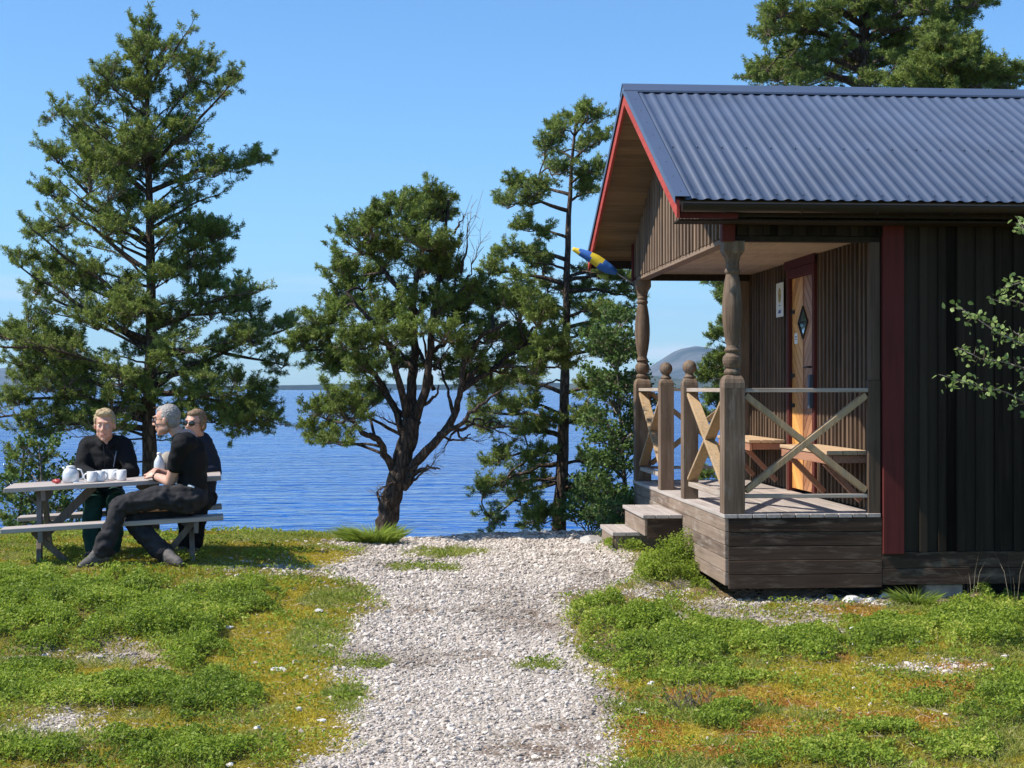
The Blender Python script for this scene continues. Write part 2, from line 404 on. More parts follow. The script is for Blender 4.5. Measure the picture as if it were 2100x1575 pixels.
BROWN = [(1230,1215,120,17),(1480,1222,120,10),(1100,1535,120,25),(1130,1270,50,16),(1620,1215,120,10),(1250,1330,30,30),(960,1345,60,10),(830,1250,60,8),(1130,1490,60,14),(1880,1235,220,8)]
PATCHG = [(900,1135,80,10),(870,1165,60,8),(755,1360,45,10),(640,1280,30,10),(705,1420,35,14),(1110,1365,50,10),(650,1320,60,30)]
def blob(px, py, lst, seed, soft=.35, nz=.55, scale=60):
    out = np.zeros(np.shape(px)); hgt = np.zeros(np.shape(px))
    n = (fbm(px, py * 2.2, scale, seed) - .5) * 2 * nz
    for e in lst:
        d = np.sqrt(((px - e[0]) / e[2]) ** 2 + ((py - e[1]) / e[3]) ** 2)
        w = ss(1 + soft, 1 - soft, d + n)
        out = np.maximum(out, w)
        if len(e) > 4: hgt = np.maximum(hgt, w * e[4] * .66)
    return out, hgt
_yl = [1080,1100,1112,1125,1140,1165,1180,1200,1230,1280,1330,1380,1430,1480,1530,1575,1750]
_xl = [980,800,650,740,740,640,660,745,780,715,675,705,745,715,700,590,540]
_yr = [1080,1110,1130,1160,1190,1210,1230,1280,1330,1380,1430,1480,1530,1575,1750]
_xr = [1250,1245,1290,1330,1320,1240,1190,1180,1190,1235,1245,1225,1260,1240,1260]
def masks(x, y):
    z = ground_h(x, y)
    px, py = to_px(x, y, z)
    n1 = fbm(x, y, .55, 31) - .5; n2 = fbm(x, y, .14, 41, 3) - .5
    off = (n1 * 160 + n2 * 130)
    k = F / np.maximum(y, 4) / 400
    xl = np.interp(py, _yl, _xl); xr = np.interp(py, _yr, _xr)
    path = ss(-40, 40, px - xl + off * k * .55) * ss(-44, 44, xr - px - off * k * .6)
    inview = (y > 4.0) & (py > 1060) & (py < 1700) & (px > -400) & (px < 2500) & (y < 17.2)
    ow = np.where(inview, 1.0, 0.0)
    # beyond the frame the path keeps running towards the viewer, the rest is heath
    pathn = ss(1.15, .75, np.abs(x + .15 + .1 * y * 0 + n1)) * (y < 7.2) * (y > -30)
    path = np.where(inview, path, pathn * (y < 16))
    bush, bh = blob(px, py, BUSH, 51, .4, .95, 48)
    nb = fbm(x, y, 1.3, 61); nb2 = ss(.5, .62, nb)
    bush = np.where(inview, bush, nb2); bh = np.where(inview, bh, nb2 * .13)
    org = np.where(inview, blob(px, py, ORNG, 71, .5, .8, 40)[0], ss(.62, .7, fbm(x, y, .8, 72)))
    gold = np.where(inview, blob(px, py, GOLD, 73, .5, .6, 60)[0], 0)
    bare = np.where(inview, blob(px, py, BARE, 74, .75, 1.1, 34)[0] * ss(.30, .62, fbm(x, y, .10, 77, 3)), 0)
    brown = np.where(inview, blob(px, py, BROWN, 75, .5, .8, 40)[0], 0)
    pg = np.where(inview, blob(px, py, PATCHG, 76, .4, .7, 30)[0], 0)
    stony = np.where(inview, blob(px, py, STONY, 78, .6, .8, 36)[0], 0)
    bush = bush * (1 - .92 * stony) * (1 - .7 * brown)
    gravel = np.clip(np.maximum(np.maximum(path, bare * .8), stony * (.45 + .5 * ss(.35, .6, fbm(x, y, .12, 79, 3)))), 0, 1) * (1 - .85 * pg)
    gravel = gravel * (1 - ss(0.25, .8, y - crest(x)) * .5)
    bush = bush * (1 - .93 * path * (bh < .078)) ; bh = bh * np.where(bush > .02, 1, 0)
    halo = np.where(inview, ss(-150, 10, px - xl + off * k) * ss(-110, 10, xr - px - off * k), 0)
    return dict(halo=halo, px=px, py=py, path=path, gravel=gravel, bush=bush, bh=bh, org=org, gold=gold, brown=brown, pg=pg, bare=bare, inview=inview)

def axis(lo, hi, d0, d1, step, far):
    core = np.arange(d0, d1 + 1e-6, step)
    a = d0 - np.geomspace(step * 1.5, d0 - lo, far)[::-1]; b = d1 + np.geomspace(step * 1.5, hi - d1, far)
    return np.concatenate([a, core, b])
gx = axis(-400, 400, -6.5, 6.5, .04, 40); gy = axis(-250, 90, 5.6, 17.6, .04, 36)
XX, YY = np.meshgrid(gx, gy, indexing='xy')
xf, yf = XX.ravel(), YY.ravel()
mk = masks(xf, yf)
zf = ground_h(xf, yf) + .012 * mk['gravel'] * (fbm(xf, yf, .09, 81, 3) - .5) + .35 * mk['bh'] * (.5 + fbm(xf, yf, .2, 82)) * 1
# colours (albedo of what lies there)
def mixc(a, b, w): return a * (1 - w[:, None]) + np.asarray(b) * w[:, None]
n_a = fbm(xf, yf, .5, 91); n_b = fbm(xf, yf, .12, 92, 3)
col = np.tile(np.array([.22, .20, .05]), (len(xf), 1))
col = mixc(col, (.36, .28, .05), ss(.42, .62, n_a))
col = mixc(col, (.22, .16, .08), ss(.5, .68, n_b) * .7)
col = mixc(col, (.46, .36, .045), mk['gold'] * .8)
col = mixc(col, (.36, .125, .03), mk['org'] * ss(.35, .6, n_b) * .9)
col = mixc(col, (.055, .075, .015), mk['bush'] * .85)
col = mixc(col, (.50, .43, .36), mk['gravel'])
col = mixc(col, (.30, .215, .155), mk['gravel'] * ss(.50, .66, fbm(xf, yf * .6, .7, 96, 5)) * ss(.4, .55, n_b) * .8)
col = mixc(col, (.20, .135, .095), mk['brown'] * ss(.35, .55, n_b) * .85)
col = mixc(col, (.2, .24, .05), mk['pg'] * .8)
nx, ny = len(gx), len(gy)
idx = np.arange(nx * ny).reshape(ny, nx)
fc = np.stack([idx[:-1, :-1].ravel(), idx[:-1, 1:].ravel(), idx[1:, 1:].ravel(), idx[1:, :-1].ravel()], 1)
mg, nt, b = newmat('heath_ground'); L = nt.links.new
at = N(nt, 'ShaderNodeAttribute'); at.attribute_name = 'Col'
ag = N(nt, 'ShaderNodeAttribute'); ag.attribute_name = 'gravel'
tc = N(nt, 'ShaderNodeTexCoord')
vo = N(nt, 'ShaderNodeTexVoronoi'); vo.inputs['Scale'].default_value = 55; L(tc.outputs['Object'], vo.inputs['Vector'])
no = N(nt, 'ShaderNodeTexNoise'); no.inputs['Scale'].default_value = 28; no.inputs['Detail'].default_value = 8; no.inputs['Roughness'].default_value = .7; L(tc.outputs['Object'], no.inputs['Vector'])
rr = ramp(nt, [(.0, (.45, .45, .45)), (.5, (1, 1, 1)), (1, (1.0, 1.0, 1.0))])
sep = N(nt, 'ShaderNodeSeparateColor'); L(vo.outputs['Color'], sep.inputs[0]); L(sep.outputs[0], rr.inputs['Fac'])
r2 = ramp(nt, [(.3, (.45, .45, .45)), (.7, (1.0, 1.0, 1.0))]); L(no.outputs['Fac'], r2.inputs['Fac'])
mxa = N(nt, 'ShaderNodeMix', data_type='RGBA'); L(ag.outputs['Fac'], mxa.inputs['Factor']); L(r2.outputs['Color'], mxa.inputs['A']); L(rr.outputs['Color'], mxa.inputs['B'])
mul = N(nt, 'ShaderNodeMix', data_type='RGBA', blend_type='MULTIPLY'); mul.inputs['Factor'].default_value = .85
L(at.outputs['Color'], mul.inputs['A']); L(mxa.outputs['Result'], mul.inputs['B']); L(mul.outputs['Result'], b.inputs['Base Color'])
b.inputs['Roughness'].default_value = .95; b.inputs['Specular IOR Level'].default_value = .15
hsum = N(nt, 'ShaderNodeMath', operation='ADD'); hv = N(nt, 'ShaderNodeMath', operation='MULTIPLY'); hv.inputs[1].default_value = -1.2
L(vo.outputs['Distance'], hv.inputs[0]); L(hv.outputs[0], hsum.inputs[0]); L(no.outputs['Fac'], hsum.inputs[1])
bp = N(nt, 'ShaderNodeBump'); bp.inputs['Strength'].default_value = .9; bp.inputs['Distance'].default_value = .012
L(hsum.outputs[0], bp.inputs['Height']); L(bp.outputs['Normal'], b.inputs['Normal'])
ground = np_mesh('ground', np.stack([xf, yf, zf], 1), fc, mg, smooth=True, attr={'Col': col, 'gravel': mk['gravel']})
tag(ground, kind='structure')

# ------------------------------------------------------------------ scatter helpers
UP = np.array([0, 0, 1.0])
def unit(a): return a / (np.linalg.norm(a, axis=1, keepdims=True) + 1e-12)
def leaves(c, nrmv, length, width, v, name, mat, parent=None, kind=None):
    """pointed oval leaves (4 verts) at c with normal nrmv"""
    n = len(c)
    r = unit(rng.normal(size=(n, 3))); a = unit(np.cross(nrmv, r)); b_ = np.cross(nrmv, a)
    L_ = length[:, None]; W = width[:, None]
    fold = nrmv * W * .25
    vs = np.stack([c - a * L_ * .5, c + b_ * W * .5 + fold, c + a * L_ * .5, c - b_ * W * .5 + fold], 1).reshape(-1, 3)
    fs = np.arange(n * 4).reshape(n, 4)
    return np_mesh(name, vs, fs, mat, parent, attr={'v': np.repeat(v, 4)})
def blades(c, d, length, width, v, name, mat, parent=None, bend=.25):
    n = len(c)
    r = unit(rng.normal(size=(n, 3))); a = unit(np.cross(d, r))
    L_ = length[:, None]; W = width[:, None]
    mid = c + d * L_ * .55; tip = c + d * L_ + np.stack([d[:, 0], d[:, 1], np.zeros(n)], 1) * L_ * bend * 2 - UP * L_ * bend * .3
    vs = np.stack([c - a * W * .5, c + a * W * .5, mid + a * W * .4, tip, mid - a * W * .4], 1).reshape(-1, 3)
    fs = np.arange(n * 5).reshape(n, 5)
    return np_mesh(name, vs, fs, mat, parent, attr={'v': np.repeat(v, 5)})
def scatter(n, x0, x1, y0, y1, pw=1.0):
    """random ground points, denser near the viewer"""
    y = y0 + (y1 - y0) * rng.random(n) ** pw
    x = x0 + (x1 - x0) * rng.random(n)
    hw = y * .36 + 1.5
    k = np.abs(x) < np.maximum(hw, 0)
    return x[k], y[k]
CT = math.cos(R(4.4)); ST = math.sin(R(4.4)); C0 = (1.665, 12.18)
def in_cabin(x, y, m=.0):
    dx = x - C0[0]; dy = y - C0[1]
    u = dx * CT + dy * ST; w = -dx * ST + dy * CT
    return (u > -m) & (u < 7) & (w > -m) & (w < 4.6 + m)
def surf_z(x, y, bh=0):
    return ground_h(x, y) + .35 * bh * (.5 + fbm(x, y, .2, 82))

BH_K = .62
# blueberry scrub: small glossy leaves through the height of each hummock
x, y = scatter(2500000, -7, 7, 5.2, 16.6, 1.15)
m = masks(x, y); lump = .5 * fbm(x, y, .10, 83, 3) + .5 * fbm(x, y, .34, 87, 2)
keep = (rng.random(len(x)) < np.maximum(m['bush'] * .9, .10 * (1 - m['gravel']) * ss(.42, .6, fbm(x, y, .3, 86))) * ss(.36, .60, lump + .15 * rng.random(len(x)))) & ~in_cabin(x, y, .03)
x, y, lump = x[keep], y[keep], lump[keep]; bh = np.maximum(m['bh'][keep], .035)
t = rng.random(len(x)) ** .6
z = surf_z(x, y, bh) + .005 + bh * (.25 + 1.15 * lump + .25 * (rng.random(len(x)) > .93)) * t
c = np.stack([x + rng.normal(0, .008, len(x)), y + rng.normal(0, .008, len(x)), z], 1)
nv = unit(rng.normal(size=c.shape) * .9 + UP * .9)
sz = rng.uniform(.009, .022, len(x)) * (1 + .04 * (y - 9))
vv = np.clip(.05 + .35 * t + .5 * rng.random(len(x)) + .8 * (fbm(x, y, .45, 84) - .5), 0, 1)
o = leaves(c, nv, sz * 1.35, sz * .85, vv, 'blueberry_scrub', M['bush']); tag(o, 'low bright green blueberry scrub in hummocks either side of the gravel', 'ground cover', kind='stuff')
print('bush', len(x))
# moss and short grass
x, y = scatter(1900000, -7, 7, 5.2, 16.8, 1.2)
m = masks(x, y)
gd = (1 - m['gravel']) * (1 - .7 * m['bush']) * (1 - .7 * m['brown'])
keep = (rng.random(len(x)) < gd * .60) & ~in_cabin(x, y, .0)
x, y = x[keep], y[keep]; og = m['org'][keep]; gld = m['gold'][keep]; pgk = m['pg'][keep]
d = unit(rng.normal(size=(len(x), 3)) * .55 + UP)
c = np.stack([x, y, surf_z(x, y, m['bh'][keep]) - .003], 1)
patch = fbm(x, y, .45, 85)
ism = (patch < .53) | (og > .4) | (gld > .4)
ism &= ~(pgk > .3)
ln = np.where(ism, rng.uniform(.008, .034, len(x)) * (.6 + .9 * fbm(x, y, .09, 93, 2)), rng.uniform(.018, .048, len(x)) * (1 + .5 * ss(.6, .75, patch)))
vv = np.clip(.25 + .3 * rng.random(len(x)) + .9 * og * (rng.random(len(x)) > .3) + .25 * gld, 0, 1)
for nm, k2, mt, lb in (('moss', ism, M['moss'], 'yellow green and rusty moss carpet between the scrub'), ('grass', ~ism, M['grass'], 'short thin grass in patches on the mossy ground')):
    vq = vv[k2] if nm == 'moss' else np.clip(rng.random(k2.sum()) ** 1.5, 0, 1)
    o = blades(c[k2], d[k2], ln[k2], np.where(ism, .006, .0042)[k2] * (1 + .03 * (y[k2] - 8)), vq, nm, mt); tag(o, lb, 'ground cover', kind='stuff')
print('moss/grass', len(x))
# gravel
ico = bmesh.new(); bmesh.ops.create_icosphere(ico, subdivisions=1, radius=1)
IV = np.array([v.co[:] for v in ico.verts]); IF = np.array([[v.index for v in f.verts] for f in ico.faces]); ico.free()
def stones(c, size, v, name, mat, flat=.6, IVx=None, IFx=None, jit=.22, parent=None):
    IVx = IV if IVx is None else IVx; IFx = IF if IFx is None else IFx
    n = len(c); k = len(IVx)
    V = IVx[None] * (1 + rng.uniform(-jit, jit, (n, k, 1)))
    s = np.stack([rng.uniform(.7, 1.35, n), rng.uniform(.6, 1.0, n), rng.uniform(flat * .6, flat * 1.2, n)], 1) * size[:, None]
    V = V * s[:, None, :]
    a = rng.uniform(0, 6.28, n); ca, sa = np.cos(a), np.sin(a); tl = rng.normal(0, .3, n)
    X = V[..., 0]; Y = V[..., 1]; Z = V[..., 2]
    X, Z = X * np.cos(tl)[:, None] + Z * np.sin(tl)[:, None], -X * np.sin(tl)[:, None] + Z * np.cos(tl)[:, None]
    V = np.stack([X * ca[:, None] - Y * sa[:, None], X * sa[:, None] + Y * ca[:, None], Z], -1) + c[:, None, :]
    fs = (IFx[None] + (np.arange(n) * k)[:, None, None]).reshape(-1, 3)
    return np_mesh(name, V.reshape(-1, 3), fs, mat, parent, attr={'v': np.repeat(v, k)})
x, y = scatter(500000, -7, 7, 5.2, 16.8, 1.2)
m = masks(x, y)
keep = (rng.random(len(x)) < np.clip(m['gravel'] * .95 + .02 + .16 * m['halo'] * (1 - m['bush']), 0, 1) * (1 - .6 * m['brown'])) & ~in_cabin(x, y, -.3)
x, y = x[keep], y[keep]
size = np.clip(rng.lognormal(-5.0, .45, len(x)), .003, .026) * (1 + .05 * (y - 8))
c = np.stack([x, y, ground_h(x, y) + size * .25], 1)
clus = fbm(x, y * .6, .7, 96, 5)
vv = np.clip(rng.random(len(x)) * .95 + .1 - .5 * ss(.48, .66, clus), 0, 1)
o = stones(c, size, vv, 'gravel', M['gravel']); tag(o, 'loose pale limestone gravel on the path', 'gravel', kind='stuff')
print('gravel', len(x))
# dry needles, straw and twig litter
x, y = scatter(75000, -7, 7, 5.2, 16.5, 1.2); m = masks(x, y)
keep = rng.random(len(x)) < .25 * (1 - m['bush']) * (1 - m['gravel']) + .7 * m['brown'] + .05 * m['gravel'] + .06
x, y = x[keep], y[keep]; d = rng.normal(size=(len(x), 3)); d[:, 2] = np.abs(d[:, 2]) * .18; d = unit(d)
o = blades(np.stack([x, y, ground_h(x, y) + .012], 1), d, rng.uniform(.02, .10, len(x)), np.full(len(x), .0028), rng.random(len(x)), 'dry_litter', M['dry'], bend=.05)
tag(o, 'dry straw and twig litter lying on the ground', 'litter', kind='stuff')

# single rocks that stand out
ico = bmesh.new(); bmesh.ops.create_icosphere(ico, subdivisions=3, radius=1)
IV3 = np.array([v.co[:] for v in ico.verts]); IF3 = np.array([[v.index for v in f.verts] for f in ico.faces]); ico.free()
def rock(px, py, w, label, flat=.6, seed=0, tone=.8, asp=1.0):
    X, Y = G(px, py); r = w * Y / F / 2
    d = IV3
    def n3(q, s, sd): return fbm(q[:, 0] + q[:, 2] * 1.7 + 9, q[:, 1] - q[:, 2] * 1.3 + 9, s, sd, 3)
    q = d * (1 + .9 * (n3(d, .9, 100 + seed) - .5))[:, None]
    # chop by random planes for faces
    rr_ = np.random.default_rng(seed)
    for _ in range(9):
        nn = unit(rr_.normal(size=(1, 3)))[0]; h = rr_.uniform(.55, .85)
        dd = q @ nn; q = q - np.maximum(dd - h, 0)[:, None] * nn
    q = q * np.array([r * 1.1, r * asp, r * flat])
    a = rr_.uniform(0, .8); q = np.stack([q[:, 0] * math.cos(a) - q[:, 1] * math.sin(a), q[:, 0] * math.sin(a) + q[:, 1] * math.cos(a), q[:, 2]], 1)
    v = np.clip(tone + .5 * (n3(d, .3, 7 + seed) - .5), 0, 1)
    o = np_mesh('rock', q, IF3, M['rock'], attr={'v': v}); o.location = (X, Y, gh(X, Y) + r * flat * .45)
    tag(o, label, 'rock', 'rocks lying on the ground'); return o
rock(1213, 1113, 60, 'large flat pale rock at the foot of the cabin steps', .30, 33, .1)
rock(1330, 1300-2, 30-2, 'angular white rock on the scrub, nearest the patch of white stones', .9, 2, 1) if False else None
rock(1752, 1300, 26, 'white upright rock in the scrub below the red corner board', .95, 3, 1.0)
rock(1747, 1327, 22, 'small pale rock just under the upright white rock', .8, 4, .85)
rock(1683, 1346, 24, 'pale rounded rock left of and below the upright white rock', .75, 5, .85)
rock(1880, 1322, 28, 'white angular rock right of the upright white rock', .7, 6, 1.0)
rock(507, 1421, 15, 'small round rock at the right edge of the left scrub', .9, 7, .8)
rock(613, 1457, 14, 'small round pale rock in golden moss left of the path', .8, 8, .85)
rock(528, 1497, 15, 'small white rock below the left scrub, near the bottom', .8, 9, .95)
rock(660, 1480, 20, 'flat white stone in golden moss beside the path edge', .45, 10, .95)
rock(470, 1571, 20, 'white rock at the bottom edge left of the path', .6, 11, .95)
rock(470, 1290, 24, 'flat pale stone in front of the tall left scrub', .4, 12, .7)
rock(645, 1222, 22, 'pale stone lying on moss left of the upper path', .5, 13, .85)
rock(655, 1255, 18, 'white stone on golden moss left of the path', .6, 14, .95)
rock(1336, 1405, 16, 'small white stone between path and right scrub', .8, 15, 1)
rock(1275, 1446, 14, 'tiny white stone beside the path, right side', .7, 16, 1)
rock(1320, 1464, 24, 'flat white stone right of the path in orange moss', .4, 17, .95)
rock(1595, 1226, 26, 'beige stone beside the heap of dry twigs', .5, 18, .7)
rock(1745, 1234, 40, 'largest white stone in the row under the cabin edge', .5, 19, 1)
rock(1782, 1236, 26, 'pale tan stone in the row under the cabin edge', .55, 20, .55)
rock(1812, 1228, 24, 'white stone at the right end of the row under the cabin', .75, 21, 1)
rock(1705, 1228, 20, 'tan stone at the left end of the row under the cabin', .7, 22, .4)
rock(1822, 1243, 16, 'small grey stone in front of the row under the cabin', .7, 23, .6)
rock(2035, 1375, 20, 'small pale stone on the bare strip at far right', .5, 24, .8)
rock(1137, 1380, 18, 'dark flat stone on the right edge of the path', .5, 25, .1)
rock(575, 1374, 34, 'low pale stone half sunk in moss left of the path', .3, 26, .7)
rock(1098, 1368, 18, 'white stone beside the green tuft on the path', .4, 27, 1)

# ------------------------------------------------------------------ water, far shores
xs = np.concatenate([-np.geomspace(6000, 10, 40), [0], np.geomspace(10, 6000, 40)]); ys = np.concatenate([np.linspace(14, 40, 14), np.geomspace(44, 6500, 50)])
WX, WY = np.meshgrid(xs, ys); ii = np.arange(WX.size).reshape(WX.shape)
wf = np.stack([ii[:-1, :-1].ravel(), ii[:-1, 1:].ravel(), ii[1:, 1:].ravel(), ii[1:, :-1].ravel()], 1)
mw, nt, b = newmat('lake_water'); L = nt.links.new
b.inputs['IOR'].default_value = 1.33
tc = N(nt, 'ShaderNodeTexCoord')
def wv(scale, stretch, det, rot=0.0):
    mp = N(nt, 'ShaderNodeMapping'); mp.inputs['Scale'].default_value = (scale, scale * stretch, scale); mp.inputs['Rotation'].default_value = (0, 0, rot)
    n = N(nt, 'ShaderNodeTexNoise'); n.inputs['Scale'].default_value = 1; n.inputs['Detail'].default_value = det; n.inputs['Roughness'].default_value = .6
    L(tc.outputs['Object'], mp.inputs['Vector']); L(mp.outputs[0], n.inputs['Vector']); return n
w1 = wv(.34, 2.8, 2, .10); w2 = wv(.06, 2.4, 2, -.08); w3 = wv(1.1, 2.4, 1, .2)
s1 = N(nt, 'ShaderNodeMath', operation='MULTIPLY_ADD'); s1.inputs[1].default_value = 1.2; L(w2.outputs['Fac'], s1.inputs[0]); L(w1.outputs['Fac'], s1.inputs[2])
s2 = N(nt, 'ShaderNodeMath', operation='MULTIPLY_ADD'); s2.inputs[1].default_value = .42; L(w3.outputs['Fac'], s2.inputs[0]); L(s1.outputs[0], s2.inputs[2])
bp = N(nt, 'ShaderNodeBump'); bp.inputs['Strength'].default_value = 1.0; bp.inputs['Distance'].default_value = .95
L(s2.outputs[0], bp.inputs['Height']); L(bp.outputs['Normal'], b.inputs['Normal'])
b.inputs['Roughness'].default_value = .10
nw_ = wv(.012, 3.0, 5, .05); rw = ramp(nt, [(.35, (.008, .075, .30)), (.65, (.018, .115, .40))]); L(nw_.outputs['Fac'], rw.inputs['Fac']); L(rw.outputs['Color'], b.inputs['Base Color'])
water = np_mesh('lake', np.stack([WX.ravel(), WY.ravel(), np.full(WX.size, -2.2)], 1), wf, mw, smooth=True); tag(water, kind='structure')

def mat_hill(name, c1, c2, sc_):
    m, nt, b = newmat(name); L = nt.links.new
    tc = N(nt, 'ShaderNodeTexCoord'); n = N(nt, 'ShaderNodeTexNoise'); n.inputs['Scale'].default_value = sc_; n.inputs['Detail'].default_value = 8; n.inputs['Roughness'].default_value = .65
    L(tc.outputs['Object'], n.inputs['Vector']); r = ramp(nt, [(.38, c1), (.62, c2)]); L(n.outputs['Fac'], r.inputs['Fac']); L(r.outputs['Color'], b.inputs['Base Color'])
    b.inputs['Roughness'].default_value = 1; b.inputs['Specular IOR Level'].default_value = 0
    return m
def hill(name, Y, prof, depth, mat, rough=.06, seed=0, step=6):
    """ridge at distance Y; prof = [(px, py)] skyline; a real mound with width 'depth'"""
    pxs = np.arange(prof[0][0], prof[-1][0] + .1, step)
    sky = np.interp(pxs, [p[0] for p in prof], [p[1] for p in prof])
    k = 26; V = []; vs = np.linspace(-1, 1, k)
    X = (pxs - CX) * Y / F; Hh = CAMZ - (sky - HZ) * Y / F + 2.6
    Xg, Sg = np.meshgrid(X, vs, indexing='ij'); Hg = np.repeat(Hh[:, None], k, 1)
    sh = np.clip(1 - np.abs(Sg) ** 1.5, 0, 1)
    nz = fbm(Xg + 5000, Sg * depth + 3000, depth * .35, seed, 5) - .5
    Z = -2.6 + Hg * sh * (1 + rough * 6 * nz * np.abs(Sg)) + Hg.max() * rough * (fbm(Xg + 5000, Sg * depth + 900, depth * .08, seed + 3, 4) - .5) * np.minimum(sh * 4, 1)
    Yg = Y + Sg * depth * .5
    id_ = np.arange(Xg.size).reshape(Xg.shape)
    f_ = np.stack([id_[:-1, :-1].ravel(), id_[1:, :-1].ravel(), id_[1:, 1:].ravel(), id_[:-1, 1:].ravel()], 1)
    o = np_mesh(name, np.stack([Xg.ravel(), Yg.ravel(), Z.ravel()], 1), f_, mat, smooth=True)
    tag(o, kind='structure'); return o
mh1 = mat_hill('forest_far', (.008, .018, .013), (.028, .042, .030), .02)
mh2 = mat_hill('rocky_fell', (.035, .050, .045), (.13, .13, .125), .008)
hill('far_shore', 3600, [(-1500,787),(-300,789),(100,790),(520,791),(640,789),(760,786),(860,789),(1000,787),(1100,783),(1200,788),(1500,791),(2400,789),(3600,790)], 500, mh1, .05, 3, 10)
hill('mountain', 4700, [(1215,797),(1290,775),(1330,757),(1350,742),(1380,722),(1400,713),(1425,708),(1445,711),(1470,719),(1482,716),(1510,711),(1560,722),(1650,750),(1750,785),(1800,797)], 1500, mh2, .10, 5)
hill('hills', 3000, [(1130,798),(1170,788),(1210,775),(1250,766),(1300,763),(1350,772),(1420,779),(1500,782),(1600,780),(1750,789),(1900,798)], 700, mat_hill('forest_hill', (.03, .05, .028), (.10, .105, .07), .02), .10, 8)
hill('mountain', 6100, [(-900,798),(-500,770),(-200,750),(0,757),(40,752),(90,768),(140,775),(230,785),(300,797)], 1500, mh2, .10, 12, 10)
